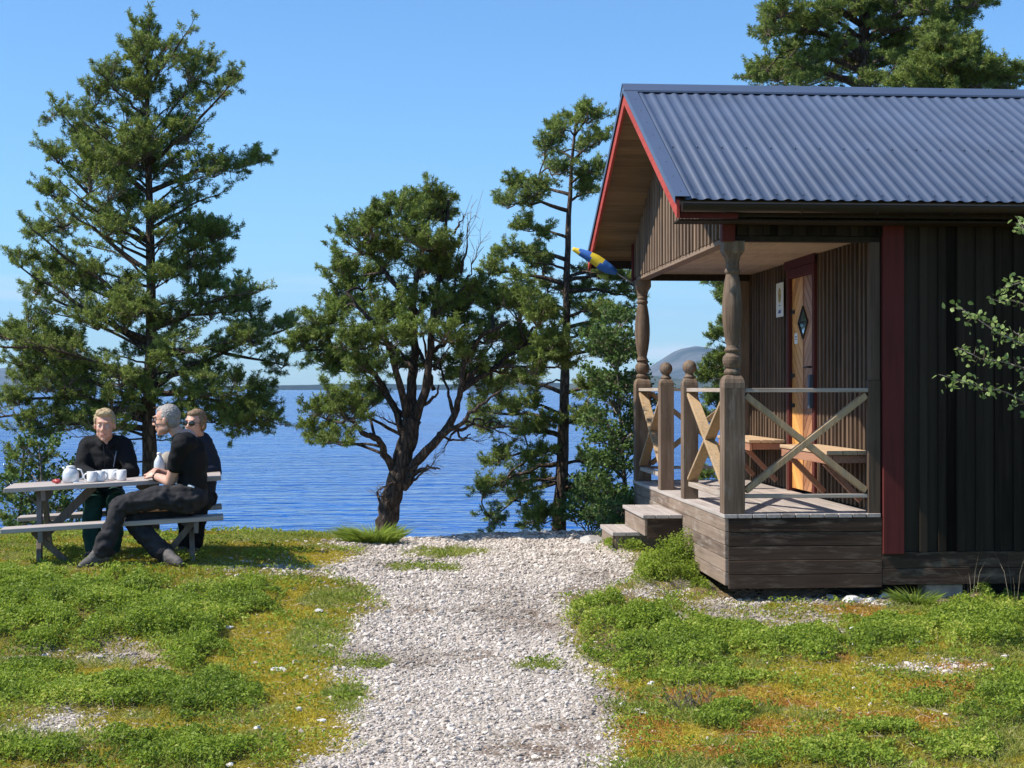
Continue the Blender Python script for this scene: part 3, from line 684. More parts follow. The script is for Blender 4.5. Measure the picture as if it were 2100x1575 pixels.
# ------------------------------------------------------------------ trees
class Tree:
    def __init__(s, seed=0):
        s.w = MB(); s.nodes = []; s.seg = []; s.tuft = []; s.r = random.Random(seed); s.nr = np.random.default_rng(seed)
        s.leaf = []
    def limb(s, pts, r0, r1, n=7, wig=.0, sub=4):
        pts = np.asarray(pts, float)
        # smooth resample
        t = np.arange(len(pts)); tt = np.linspace(0, len(pts) - 1, (len(pts) - 1) * sub + 1)
        q = np.stack([np.interp(tt, t, pts[:, i]) for i in range(3)], 1)
        if len(q) > 4:
            for _ in range(2): q[1:-1] = (q[:-2] + 2 * q[1:-1] + q[2:]) / 4
        if wig: q[1:-1] += s.nr.normal(0, wig, (len(q) - 2, 3))
        rad = r0 + (r1 - r0) * np.linspace(0, 1, len(q)) ** .85
        s.w.tube(q, rad, n, wob=.1); s.nodes.extend(list(q)); return q
    def twig(s, a, b, r): s.seg.append((*a, *b, r, r * .55))
    def shoot(s, p, d, L, sub=.07, ts=.06, dens=1.0, leafy=False):
        """a side shoot with sub-shoots, needle tufts at their ends"""
        r_ = s.r
        d = nrm(d); e = p + d * L + UP * L * .12
        s.twig(p, e, .0035 + .006 * L)
        n = max(2, int(L / sub)); out = s.tuft if not leafy else s.leaf
        for i in range(n):
            t = (i + .8) / n
            if t < .28: continue
            q = p + (e - p) * t
            for sd in ((-1, 1) if r_.random() < dens else (r_.choice((-1, 1)),)):
                lat = nrm(np.cross(d, UP)) * sd
                d2 = nrm(d * .7 + lat * r_.uniform(.4, 1.0) + UP * r_.uniform(-.1, .75) + s.nr.normal(0, .25, 3))
                l2 = sub * r_.uniform(.7, 1.7) * (1.15 - .5 * t)
                e2 = q + d2 * l2
                s.twig(q, e2, .0028)
                out.append((*e2, *nrm(d2 + UP * .25), ts * r_.uniform(.8, 1.2)))
                if r_.random() < .5 * dens: out.append((*(q + d2 * l2 * .5), *nrm(d2 + UP * .4), ts * r_.uniform(.7, 1.0)))
        out.append((*e, *nrm(d + UP * .35), ts * 1.2))
    def branch(s, a, b, sag=.0, r0=.03, fs=.25, side=.35, step=.11, ts=.06, dens=1.0, leafy=False, flat=.35, wig=.015):
        """foliage-bearing branch from a to b"""
        a = np.asarray(a, float); b = np.asarray(b, float); L = np.linalg.norm(b - a)
        t = np.linspace(0, 1, 8)[:, None]
        q = a + (b - a) * t + UP * (sag * L) * (np.sin(t * math.pi)) + s.nr.normal(0, wig * L, (8, 3)) * np.sin(t * math.pi)
        rad = r0 * (1 - .8 * t[:, 0]); s.w.tube(q, np.maximum(rad, .004), 5, wob=.1); s.nodes.extend(list(q[1:]))
        cum = np.linspace(0, 1, 8); n = max(3, int(L * (1 - fs) / step))
        for i in range(n):
            u = fs + (1 - fs) * (i + s.r.random() * .9) / n
            p = np.array([np.interp(u, cum, q[:, k]) for k in range(3)])
            j = min(int(u * 7), 6); T = nrm(q[j + 1] - q[j])
            for sd in (-1, 1):
                if s.r.random() > .85: continue
                lat = nrm(np.cross(T, UP)) * sd
                d = nrm(T * s.r.uniform(.4, 1.0) + lat * s.r.uniform(.3, 1.0) + UP * s.r.uniform(-.15, flat + .3))
                l = side * (1.05 - .62 * u) * s.r.uniform(.55, 1.15)
                s.shoot(p, d, l, ts=ts, dens=dens, leafy=leafy)
        s.shoot(b, nrm(b - q[-2]) + UP * .2, side * .45, ts=ts, dens=dens, leafy=leafy)
        return q
    def clump(s, anchor, c, rad, n, ts=.06, r0=.02, dens=1.0, side=.22, leafy=False, bias=.25):
        """pad of foliage: branches from the anchor fan out through an ellipsoid"""
        anchor = np.asarray(anchor, float); c = np.asarray(c, float); rad = np.asarray(rad, float)
        hub = c - (c - anchor) / (np.linalg.norm(c - anchor) + 1e-9) * min(rad) * .7 - UP * rad[2] * .35
        if np.linalg.norm(hub - anchor) > .05: s.limb([anchor, (anchor + hub) / 2 + UP * .04 + s.nr.normal(0, .03, 3), hub], r0, r0 * .6, 5)
        for i in range(n):
            p = s.nr.normal(size=3); p = p / np.linalg.norm(p) * s.r.random() ** .38; p[2] = p[2] * .9 + bias * .3
            e = c + p * rad
            L = np.linalg.norm(e - hub)
            mid = hub + (e - hub) * .5 + UP * L * .05 + s.nr.normal(0, .05 * L, 3)
            s.twig(hub, mid, .009 if L > .2 else .006); s.twig(mid, e, .005)
            dd = nrm(e - hub) * .8 + UP * .35
            s.shoot(mid, dd + s.nr.normal(0, .5, 3), side * s.r.uniform(.4, .9), ts=ts, dens=dens, leafy=leafy)
            s.shoot(e - (e - mid) * .3, dd + s.nr.normal(0, .45, 3), side * s.r.uniform(.6, 1.1), ts=ts, dens=dens, leafy=leafy)
            if s.r.random() < .6: s.shoot(e - (e - mid) * .5, dd + s.nr.normal(0, .7, 3), side * s.r.uniform(.5, 1.0), ts=ts, dens=dens, leafy=leafy)
    def pad(s, px, py, Y, rx, ry, n=None, ts=.06, dz=.5, **kw):
        """foliage pad hung on the nearest wood below it"""
        k = Y / F; c = P(px, py, Y + s.r.uniform(-dz, dz)); nd = np.array(s.nodes)
        d = np.linalg.norm(nd - c, axis=1) + 1.2 * np.maximum(nd[:, 2] - c[2] - .02, 0)
        a = nd[int(np.argmin(d))]
        s.clump(a, c, (rx * k, max(rx, ry) * k, ry * k), n or int(5 + rx * ry / 190), ts=ts, r0=.012, **kw)
    def dead(s, a, b, n=5, r0=.012, spread=.35):
        a = np.asarray(a, float); b = np.asarray(b, float); L = np.linalg.norm(b - a)
        q = s.limb([a, (a + b) / 2 + s.nr.normal(0, .06 * L, 3), b], r0, .003, 4, wig=.01)
        for i in range(n):
            k = s.r.randint(2, len(q) - 1); d = nrm(b - a + s.nr.normal(0, spread * L * 1.4, 3) + UP * .1)
            l = L * s.r.uniform(.2, .5); m_ = q[k] + d * l * .5; s.twig(q[k], m_, .004)
            e = m_ + nrm(d + s.nr.normal(0, .4, 3)) * l * .5; s.twig(m_, e, .003)
            s.twig(m_, m_ + nrm(d + s.nr.normal(0, .7, 3)) * l * .35, .002)
    def finish(s, name, label, cat, bark, needle, needles=15, nw=.011, group=None, leaf=None, nleaf=4, lsz=.032, base=None):
        root = empty(name, base if base is not None else (0, 0, 0), label=label, cat=cat, group=group)
        off = np.asarray(root.location)
        s.w.v = [tuple(np.asarray(p) - off) for p in s.w.v]
        s.w.build('trunk', bark, root, smooth=True)
        seg = np.array(s.seg); n = len(seg)
        a = seg[:, :3] - off; b_ = seg[:, 3:6] - off; ra = seg[:, 6:7]; rb = seg[:, 7:8]
        d = unit(b_ - a); x = unit(np.cross(d, unit(s.nr.normal(size=(n, 3))))); y = np.cross(d, x); V = []
        for k in range(3):
            th = 2 * math.pi * k / 3; V.append(a + (x * math.cos(th) + y * math.sin(th)) * ra)
        for k in range(3):
            th = 2 * math.pi * k / 3; V.append(b_ + (x * math.cos(th) + y * math.sin(th)) * rb)
        V = np.stack(V, 1).reshape(-1, 3)
        fq = np.array([[0, 1, 4, 3], [1, 2, 5, 4], [2, 0, 3, 5]]); fs = (fq[None] + (np.arange(n) * 6)[:, None, None]).reshape(-1, 4)
        if s.tuft:
            T = np.array(s.tuft); c = T[:, :3] - off; d = T[:, 3:6]; sz = T[:, 6]
            m_ = needles; c = np.repeat(c, m_, 0); D = np.repeat(d, m_, 0); S = np.repeat(sz, m_)
            th = s.nr.uniform(0, 1, len(c))
            dirs = unit(D * s.nr.uniform(.15, 1.0, (len(c), 1)) + unit(s.nr.normal(size=c.shape)) * .95)
            st = c - D * (S * s.nr.uniform(0, .75, len(c)))[:, None]
            en = st + dirs * (S * s.nr.uniform(.5, .85, len(c)))[:, None]
            w = unit(np.cross(dirs, unit(s.nr.normal(size=c.shape)))) * nw
            m2 = st * .45 + en * .55
            VT = np.stack([st, m2 + w * .5, en, m2 - w * .5], 1).reshape(-1, 3); fT = np.arange(len(c) * 4).reshape(-1, 4)
            v = np.clip(np.repeat(s.nr.random(len(T)), m_) * .6 + s.nr.random(len(c)) * .3 + .08, 0, 1); va = np.repeat(v, 4)
        else:
            T = np.array(s.leaf); c = np.repeat(T[:, :3] - off, nleaf, 0)
            c = c + s.nr.normal(0, .024, c.shape); nv = unit(s.nr.normal(size=c.shape) * .8 + UP * .6)
            r = unit(s.nr.normal(size=c.shape)); A = unit(np.cross(nv, r)); B = np.cross(nv, A)
            Ls = lsz * s.nr.uniform(.6, 1.15, len(c))[:, None]
            VT = np.stack([c - A * Ls * .5, c - A * Ls * .2 + B * Ls * .38 + nv * Ls * .08, c + A * Ls * .22 + B * Ls * .3 + nv * Ls * .06, c + A * Ls * .6,
                           c + A * Ls * .22 - B * Ls * .3 + nv * Ls * .06, c - A * Ls * .2 - B * Ls * .38 + nv * Ls * .08], 1).reshape(-1, 3)
            fT = np.arange(len(c) * 6).reshape(-1, 6)
            fT = np.concatenate([fT[:, [0, 1, 2, 3]], fT[:, [0, 3, 4, 5]]]); va = np.repeat(s.nr.random(len(c)), 6)
        allV = np.concatenate([V, VT]); allF = np.concatenate([fs, fT + len(V)])
        mi = np.concatenate([np.zeros(len(fs)), np.ones(len(fT))]).astype(int)
        np_mesh('crown', allV, allF, [M['twig'], needle], root, attr={'v': np.concatenate([np.zeros(len(V)), va])}, mi=mi)
        print(name, 'tufts', len(s.tuft), len(s.leaf), 'faces', len(allF))
        return root
def px_limb(pts, Y0, dY=None):
    dY = dY or [0] * len(pts)
    return [P(p[0], p[1], Y0 + d) for p, d in zip(pts, dY)]

# ---- tall pine behind the picnic table
T = Tree(3); Y0 = 17.6
tr = T.limb([P(312, 1180, Y0), P(309, 1000, Y0), P(306, 850, Y0), P(311, 640, Y0), P(307, 420, Y0), P(300, 230, Y0), P(306, 45, Y0)], .112, .012, 10)
def trunk_at(py):
    yy = HZ + (CAMZ - tr[:, 2]) * F / tr[:, 1]; k = np.argsort(yy)
    return np.array([np.interp(py, yy[k], tr[k, i]) for i in range(3)])
EL = [(30,285),(70,262),(110,245),(150,205),(215,165),(260,135),(300,98),(380,88),(480,62),(540,35),(600,62),(690,5),(750,60),(800,8),(870,-20),(900,60)]
ER = [(30,325),(60,395),(110,400),(160,480),(200,425),(260,400),(330,532),(370,440),(430,445),(480,470),(560,440),(600,528),(670,600),(750,585),(800,540),(870,570),(900,430)]
exl = [(150,205,.9),(222,118,.95),(308,95,.9),(388,92,.8),(470,65,.7),(540,32,.6),(600,70,.5),(690,5,.35),(745,25,.3),(820,5,.1),(880,40,.0),(860,-30,.0),(700,-40,.3)]
exr = [(55,390,1.5),(160,482,1.0),(330,532,.28),(215,400,1.0),(600,528,.35),(668,605,.45),(750,585,-.1),(870,570,-.25),(480,470,.5),(400,445,.5),(700,520,.2),(830,520,-.1),(640,480,.2)]
for (py, px, k) in exl + exr:
    dx = abs(px - 305); sy = min(py + dx * k, 960); a = trunk_at(sy); dz = T.r.uniform(-.5, .5)
    T.branch(a, P(px, py, Y0 + dz), sag=-.03 if k > .5 else .05, r0=.012 + .028 * min(1, dx / 280), fs=.3 if dx > 120 else .15, side=.22 + dx / 1200, step=.12, ts=.058, dens=.75)
for i in range(54):
    py = 75 + 830 * ((i + T.r.random()) / 54) ** .95; sgn = 1 if i % 2 else -1
    ex = np.interp(py, [e[0] for e in (ER if sgn > 0 else EL)], [e[1] for e in (ER if sgn > 0 else EL)])
    L_ = abs(ex - 305) * T.r.uniform(.35, .88) * (1.0 if sgn < 0 else .86)
    k = np.interp(py, [60, 250, 500, 900], [1.1, .9, .5, .1]) * T.r.uniform(.6, 1.2)
    sy = min(py + L_ * k, 955); dz = T.r.uniform(-1, 1) * max(abs(ex - 305), 90) * Y0 / F * .85
    T.branch(trunk_at(sy), P(305 + sgn * L_, py, Y0 + dz), sag=T.r.uniform(-.05, .08), r0=.008 + .018 * L_ / 250, fs=.3, side=.24 + .10 * T.r.random(), step=.12, ts=.056, dens=.5)
# top spires
for (px, py) in ((306, 28), (270, 42), (292, 60), (322, 70), (250, 90), (345, 95), (285, 110)):
    T.branch(trunk_at(py + 75), P(px, py, Y0 + T.r.uniform(-.2, .2)), r0=.01, fs=.1, side=.17, step=.07, ts=.055)
for (px, py) in ((350, 700), (330, 740), (270, 780), (345, 480), (330, 560), (300, 620), (320, 430)):   # sunlit sprays in front of the trunk
    T.branch(trunk_at(py + 60), P(px, py, Y0 - .75), sag=.05, r0=.014, fs=.3, side=.26, step=.08, ts=.058)
for i in range(98):
    py = 70 + 840 * T.r.random() ** .82; sgn = 1 if T.r.random() < .42 else -1
    ex = np.interp(py, [e[0] for e in (ER if sgn > 0 else EL)], [e[1] for e in (ER if sgn > 0 else EL)])
    w_ = abs(ex - 305); u = T.r.random() ** (.75 if sgn < 0 else .6)
    rx = min(38, 14 + w_ * .12) * T.r.uniform(.8, 1.3); px = 305 + sgn * max(0, w_ * u - rx * .6)
    T.pad(px, py, Y0, rx, rx * .72, ts=.058, dz=min(w_, 200) * Y0 / F * .75 * (1 - .6 * u), side=.18, dens=.6)
for (px, py, rx) in ((120,235,22),(112,320,28),(105,400,30),(80,480,34),(52,540,26),(80,600,30),(30,690,34),(60,760,34),(25,830,34),(60,870,30),(150,700,36),(130,800,36),(200,850,36),(470,170,16),(440,190,18),(515,332,18),(480,345,24),(430,350,26),
                     (440,480,30),(460,540,26),(505,605,22),(470,640,26),(585,670,20),(545,680,26),(490,700,30),(570,750,22),(540,800,24),(545,865,24),(500,880,26),(440,850,26),(400,800,28),(420,580,30),(400,520,30)):
    T.pad(px, py, Y0, rx, rx * .7, ts=.058, dz=.25, side=.17, dens=.85)
for i in range(10):
    py = T.r.uniform(620, 950); a = trunk_at(py); T.dead(a, a + np.array([T.r.uniform(-1, 1), T.r.uniform(-.8, .6), T.r.uniform(-.25, .15)]) * .9, 6, .012)
T.finish('pine_tree', 'tallest pine, standing behind the picnic table at the left', 'tree', M['bark'], M['needle'], 22, .0075, base=(float(tr[0][0]), Y0, float(tr[0][2])))

# ---- gnarled pine in the middle
T = Tree(5); Y0 = 16.0
L1 = T.limb(px_limb([(785, 1112), (795, 1060), (808, 1000), (824, 950), (838, 900), (846, 860)], Y0), .112, .090, 12, wig=.005)
LB = T.limb(px_limb([(846, 862), (842, 800), (853, 720), (846, 640), (856, 560), (865, 500), (885, 430)], Y0, [0, .1, .1, 0, 0, -.1, 0]), .062, .012, 8, wig=.008)
LC = T.limb(px_limb([(848, 870), (872, 800), (882, 720), (889, 640), (905, 560), (915, 470), (920, 410)], Y0, [0, -.1, -.15, -.1, 0, .1, .1]), .052, .012, 8, wig=.008)
LD = T.limb(px_limb([(826, 1000), (862, 935), (905, 895), (932, 850), (945, 800), (952, 740), (985, 690), (1040, 660)], Y0, [0, -.1, -.2, -.2, -.3, -.3, -.3, -.4]), .056, .016, 8, wig=.008)
LE = T.limb(px_limb([(812, 975), (790, 930), (778, 900), (750, 892), (728, 870), (700, 845)], Y0, [0, -.1, -.2, -.3, -.35, -.4]), .046, .018, 8, wig=.008)
LF = T.limb(px_limb([(830, 900), (806, 830), (780, 780), (745, 745), (700, 715), (660, 705)], Y0, [0, .1, .2, .3, .3, .3]), .042, .014, 8, wig=.008)
LG = T.limb(px_limb([(835, 860), (815, 760), (790, 690), (745, 640), (710, 600)], Y0, [0, -.2, -.3, -.4, -.4]), .045, .012, 7, wig=.008)
LH = T.limb(px_limb([(945, 800), (990, 770), (1040, 735), (1090, 700)], Y0, [-.3, -.1, 0, .1]), .035, .012, 6, wig=.008)
LI = T.limb(px_limb([(853, 640), (800, 570), (760, 520), (735, 490)], Y0, [0, .1, .2, .2]), .035, .01, 6, wig=.008)
LJ = T.limb(px_limb([(900, 890), (945, 870), (985, 830), (1030, 800)], Y0, [-.2, -.5, -.6, -.6]), .03, .01, 6, wig=.01)
CL = [(878,405,48,30,LC),(850,430,55,38,LB),(800,435,48,34,LB),(765,455,50,36,LI),(728,490,46,40,LI),(700,545,44,38,LI),(860,480,60,38,LC),(905,430,32,44,LC),(800,510,60,36,LI),(860,540,62,36,LB),
      (900,510,40,36,LC),(750,570,50,36,LG),(700,610,46,36,LG),(668,650,50,36,LF),(640,690,38,38,LF),(660,735,46,30,LF),(725,690,58,40,LG),(780,640,56,38,LG),(840,610,50,34,LB),(770,735,44,28,LF),
      (720,745,40,24,LF),(900,620,40,30,LC),(935,650,46,32,LC),(960,600,56,38,LC),(1010,610,50,34,LD),(1060,620,46,34,LH),(1105,645,36,30,LH),(1000,680,60,34,LD),(1060,690,56,36,LH),(1110,710,34,28,LH),
      (1030,745,50,24,LH),(1090,745,36,22,LH),(965,720,34,22,LD),(700,812,62,30,LE),(750,815,42,26,LE),(665,838,46,30,LE),(645,880,30,28,LE),(720,840,40,20,LE),(690,895,26,14,LE),(925,560,36,30,LC),(860,665,34,24,LB),(912,682,30,22,LC),(800,692,36,24,LG),(965,765,30,18,LH),(1000,790,34,16,LH),(905,740,24,16,LC),(820,735,26,16,LG),(1140,690,24,22,LH),(1150,735,20,18,LH),(620,700,18,20,LF)]
for (cx, cy, rx, ry, an) in CL:
    k = Y0 / F; dz = T.r.uniform(-.5, .5)
    cy = cy + 13; rx *= .93; ry *= .9
    c = P(cx, cy, Y0 + dz); d_ = np.linalg.norm(an - c, axis=1) + .3 * (an[:, 2] > c[2]); a = an[int(np.argmin(d_))]
    T.clump(a, c, (rx * k, max(rx, ry) * k * 1.1, ry * k * .95), int(7 + rx * ry / 190), ts=.062, r0=.018, side=.19, dens=.85)
for (a, b) in (((938,880),(905,930)),((905,895),(985,905)),((950,740),(945,470)),((945,560),(965,450)),((940,600),(985,500)),((930,480),(950,440)),((845,985),(900,935)),((815,990),(770,1010)),((830,960),(880,965)),((830,880),(770,850)),((890,760),(930,700)),((950,860),(1060,900)),((800,1040),(772,1010))):
    A = P(*a, Y0 - .1); B = P(*b, Y0 + T.r.uniform(-.4, .2)); T.dead(A, B, 10, .016)
T.limb(px_limb([(838,985),(862,965),(880,958),(903,962)], Y0 - .1), .03, .008, 6, wig=.01)
T.limb(px_limb([(900,893),(915,880),(945,885),(975,860),(1000,868),(1060,880)], Y0 - .2), .028, .006, 6, wig=.012)
T.limb(px_limb([(925,868),(950,905),(965,890)], Y0 - .2), .018, .006, 6, wig=.01)
T.limb(px_limb([(794,1052),(778,1030),(774,1008)], Y0), .02, .012, 6)
for (a, b) in (((838,900),(700,830)),((845,870),(745,760)),((880,760),(820,650)),((890,720),(960,660)),((950,790),(1010,700)),((930,850),(900,740)),((860,840),(900,790)),((850,760),(800,700)),((890,800),(870,680))):
    T.limb(px_limb([a, ((a[0] + b[0]) / 2 + T.r.uniform(-12, 12), (a[1] + b[1]) / 2 + T.r.uniform(-12, 12)), b], Y0, [0, T.r.uniform(-.3, .3), T.r.uniform(-.4, .4)]), .024, .008, 6, wig=.012)
T.finish('pine_tree', 'gnarled leaning pine with a forked dark trunk at the end of the gravel path', 'tree', M['bark_dark'], M['needle_dark'], 24, .0078, base=(float(L1[0][0]), Y0, float(L1[0][2])))

# ---- slender pine right of it
T = Tree(8); Y0 = 19.0
tr = T.limb([P(1146, 1120, Y0), P(1150, 1000, Y0), P(1157, 850, Y0), P(1160, 700, Y0), P(1165, 500, Y0), P(1168, 380, Y0), P(1182, 240, Y0)], .095, .013, 10, wig=.004)
BR = [(1035,420,.1,.3),(1062,385,.15,.25),(1110,300,.5,.2),(1130,345,.4,.15),(1215,240,.7,.1),(1228,290,.6,.15),(1222,350,.4,.15),(1218,395,.3,.2),(1190,245,.8,.1),(1150,270,.7,.1),
      (1070,470,.2,.3),(1030,520,.1,.3),(1000,560,.15,.4),(1090,540,.2,.3),(1240,560,.1,.3),(1295,575,.0,.35),(1300,610,-.1,.4),(1250,640,.1,.3),(1030,610,.2,.3),(1090,640,.2,.3),(1220,690,.1,.2),
      (1270,720,.1,.3),(1060,720,.2,.3),(1020,780,.2,.35),(985,850,.1,.4),(1050,830,.2,.3),(1000,880,.1,.3),(1090,880,.2,.3),(1010,950,-.2,.35),(985,1010,-.35,.4),(1010,1060,-.5,.4),(1060,1000,-.2,.3),(1230,870,.0,.3),
      (1250,960,-.1,.3),(1210,1010,-.2,.3),(1080,1075,-.3,.1),(1120,1060,-.3,.1),(1235,1040,-.3,.3),(1100,930,.1,.2),(1220,800,.1,.3),(1280,660,.1,.3),(1290,800,.05,.4),(1195,600,.3,.1),(1120,590,.3,.1)]
for (px, py, k, fs) in BR:
    dx = abs(px - 1160); a = trunk_at(py + dx * k)
    T.branch(a, P(px, py, Y0 + T.r.uniform(-.6, .6)), sag=.06, r0=.012 + .02 * dx / 150, fs=fs + .1, side=.26, step=.10, ts=.062, dens=.75)
    T.pad(px + T.r.uniform(-8, 8) - 8 * np.sign(px - 1160), py + T.r.uniform(-10, 8), Y0, T.r.uniform(20, 34), T.r.uniform(15, 22), ts=.062, side=.17, dens=.8)
    if dx > 60: T.pad((px * .55 + 1160 * .45), py + dx * k * .3 + T.r.uniform(-14, 8), Y0, T.r.uniform(18, 28), 15, ts=.06, side=.16, dens=.7)
for (px, py) in ((1075, 940), (1020, 1010), (1240, 990), (1100, 800), (1210, 560), (1250, 1010)):
    a = trunk_at(py - 20); T.dead(a, P(px, py, Y0 - .2), 12, .016)
T.limb([trunk_at(922), P(1110, 925, Y0 - .2), P(1060, 955, Y0 - .3), P(1030, 1000, Y0 - .3)], .03, .01, 6, wig=.01)
T.finish('pine_tree', 'slender straight pine between the gnarled pine and the cabin', 'tree', M['bark'], M['needle'], 22, .0082, base=(float(tr[0][0]), Y0, float(tr[0][2])))

# ---- tall wide pine behind the roof, and a younger one beside it
T = Tree(12); Y0 = 21.0
tr = T.limb([P(1790, 1050, Y0), P(1782, 600, Y0), P(1776, 200, Y0), P(1772, 60, Y0), P(1766, -160, Y0), P(1770, -320, Y0)], .17, .02, 10)
for (px, py, k, fs) in [(1580,15,.2,.35),(1565,70,.2,.3),(1600,60,.35,.3),(1640,40,.3,.3),(1690,20,.4,.2),(1600,110,.1,.3),(1535,158,.1,.3),(1580,165,.05,.3),(1630,130,.2,.3),(1680,120,.3,.2),(1720,90,.3,.2),(1660,175,.1,.3),
                        (1860,10,.4,.2),(1920,20,.3,.3),(2010,5,.1,.45),(1985,35,.1,.4),(1940,65,.15,.35),(1960,98,.1,.35),(1880,90,.2,.3),(1840,60,.4,.2),(1900,140,.1,.3),(1840,130,.2,.2),(1800,20,.5,.1),(1750,10,.5,.1),(1740,150,.2,.1),(1820,170,.1,.1),
                        (1560,-60,.2,.3),(1620,-90,.3,.3),(1700,-120,.4,.2),(1900,-80,.3,.3),(1980,-50,.2,.4),(1840,-150,.5,.2),(1770,-300,.8,.1),(1720,-230,.6,.1),(1820,-240,.6,.1),(1640,-160,.5,.2),(1900,-180,.5,.2),(1600,230,0,.3),(1900,240,0,.3),(1540,330,-.1,.4),(1950,320,0,.4)]:
    dx = abs(px - 1775); a = trunk_at(py + dx * k)
    for q_ in range(2): T.pad(px + T.r.uniform(-20, 20) - 20 * np.sign(px - 1775), py + T.r.uniform(-14, 16), Y0, T.r.uniform(24, 38), T.r.uniform(18, 26), ts=.07, dz=1.2, side=.2)
    for rep in range(1):
        T.branch(a, P(px + T.r.uniform(-24, 24) * rep, py + T.r.uniform(-26, 20) * rep, Y0 + T.r.uniform(-1.1, 1.1)), sag=.1, r0=.015 + .03 * dx / 200, fs=fs, side=.40, step=.10, ts=.072, dens=.8)
T.finish('pine_tree', 'large spreading pine rising behind the roof ridge', 'tree', M['bark'], M['needle'], 20, .009, base=(float(tr[0][0]), Y0, float(tr[0][2])))
T = Tree(14); Y0 = 19.2
tr = T.limb([P(1960, 1060, Y0), P(1955, 600, Y0), P(1950, 300, Y0), P(1945, 110, Y0)], .10, .014, 8)
for (px, py, k, fs) in [(1925,72,.6,.1),(1910,100,.5,.1),(1890,125,.5,.1),(1870,150,.4,.2),(1995,90,.7,.1),(1985,115,.6,.1),(2010,130,.5,.1),(2045,138,.3,.2),(2085,148,.2,.3),(2070,168,.1,.3),(1850,165,.3,.2),(1930,130,.4,.1),(1960,120,.5,.1),(1960,160,.4,.1),(2010,165,.3,.1),(1900,170,.3,.1),
                        (1860,230,.1,.3),(2080,240,.1,.3),(1840,330,0,.4),(2110,330,0,.4),(1950,200,.3,.1)]:
    dx = abs(px - 1948); a = trunk_at(py + 30 + dx * k)
    T.pad(px, py + 8, Y0, 22, 20, ts=.066, side=.17)
    for rep in range(2): T.branch(a, P(px + T.r.uniform(-12, 12) * rep, py + T.r.uniform(-6, 18) * rep, Y0 + T.r.uniform(-.6, .6)), sag=.05, r0=.012, fs=fs, side=.28, step=.085, ts=.066)
T.finish('pine_tree', 'younger bright green pine behind the ridge at the far right', 'tree', M['bark'], M['needle'], 20, .009, base=(float(tr[0][0]), Y0, float(tr[0][2])))
# ---- small pine seen through the porch
T = Tree(16); Y0 = 22.0
tr = T.limb([P(1530, 1060, Y0), P(1528, 800, Y0), P(1524, 640, Y0), P(1520, 520, Y0)], .07, .012, 8)
for (px, py, k, fs) in [(1472,580,.3,.2),(1490,610,.3,.2),(1500,560,.5,.1),(1480,690,.2,.4),(1470,740,.1,.3),(1450,775,.1,.3),(1480,770,.1,.2),(1500,730,.2,.1),(1460,820,0,.3),(1490,830,0,.2),(1500,660,.3,.1),(1545,600,.5,.1),(1560,680,.3,.1),(1560,760,.2,.1),(1590,820,.1,.3),(1450,860,0,.4),(1530,560,.6,.1),(1540,640,.4,.1),(1545,720,.3,.1),(1440,980,0,.4),(1470,940,0,.3)]:
    dx = abs(px - 1526); T.pad(px, py + 5, Y0, 20, 15, ts=.07, side=.17); T.branch(trunk_at(py + 10 + dx * k), P(px, py, Y0 + T.r.uniform(-.5, .5)), sag=.05, r0=.014, fs=fs, side=.34, step=.09, ts=.075)
T.finish('pine_tree', 'small pine seen through the open porch behind the cabin', 'tree', M['bark'], M['needle_dark'], 20, .009, base=(float(tr[0][0]), Y0, float(tr[0][2])))

# ---- leafy birches behind the steps
def birch(seed, Y0, base, top, brs, name, label, cat='tree', lsz=.042, r0=.035, nleaf=5, rep=2, side=.3, step=.10, bend=()):
    global tr
    T = Tree(seed)
    tr = T.limb([P(*base, Y0)] + [P(*b, Y0) for b in bend] + [P(*top, Y0)], r0, .008, 7, wig=.006)
    for (px, py, k, fs) in brs:
        dx = abs(px - (base[0] + top[0]) / 2)
        for i in range(rep):
            T.branch(trunk_at(min(py + 25 + dx * k, base[1] - 15)), P(px + T.r.uniform(-14, 14) * i, py + T.r.uniform(-20, 14) * i, Y0 + T.r.uniform(-.5, .5)), sag=.08, r0=.009, fs=fs, side=side, step=step, ts=.05, leafy=True, dens=.6)
    return T.finish(name, label, cat, M['bark_birch'], M['birch'], leaf=True, nleaf=nleaf, lsz=lsz, base=tuple(float(q) for q in tr[0]))
birch(21, 17.6, (1288, 1110), (1262, 690), [(1215,770,.4,.2),(1230,720,.5,.2),(1250,680,.6,.1),(1275,660,.6,.1),(1300,720,.5,.1),(1310,790,.4,.1),(1240,820,.4,.2),(1215,860,.3,.3),(1290,850,.4,.1),(1240,900,.3,.2),(1300,920,.3,.1),
      (1225,950,.2,.3),(1280,970,.3,.1),(1240,1010,.2,.2),(1215,1000,.1,.3),(1290,1030,.2,.1),(1300,1060,.1,.1),(1245,1060,.1,.2),(1270,740,.5,.1),(1270,900,.4,.1),(1345,860,.3,.3)],
      'birch_tree', 'thin leafy birch between the slender pine and the cabin steps', bend=[(1275, 900)], rep=3)
birch(22, 18.5, (1215, 1120), (1195, 1010), [(1190,1040,.2,.1),(1225,1050,.2,.1),(1205,1020,.3,.1),(1240,1080,.1,.1),(1250,1070,.1,.1),(1180,1070,.1,.1)], 'birch_shrub', 'low leafy shrub at the foot of the slender pine', 'shrub', r0=.015)
birch(25, 16.9, (1262, 1105), (1270, 1040), [(1235,1060,.2,.1),(1262,1045,.2,.1),(1285,1055,.2,.1),(1245,1075,.1,.1),(1280,1075,.1,.1),(1295,1045,.2,.1)], 'birch_shrub', 'bright low shrub just behind the lower wooden step', 'shrub', r0=.012, lsz=.035)
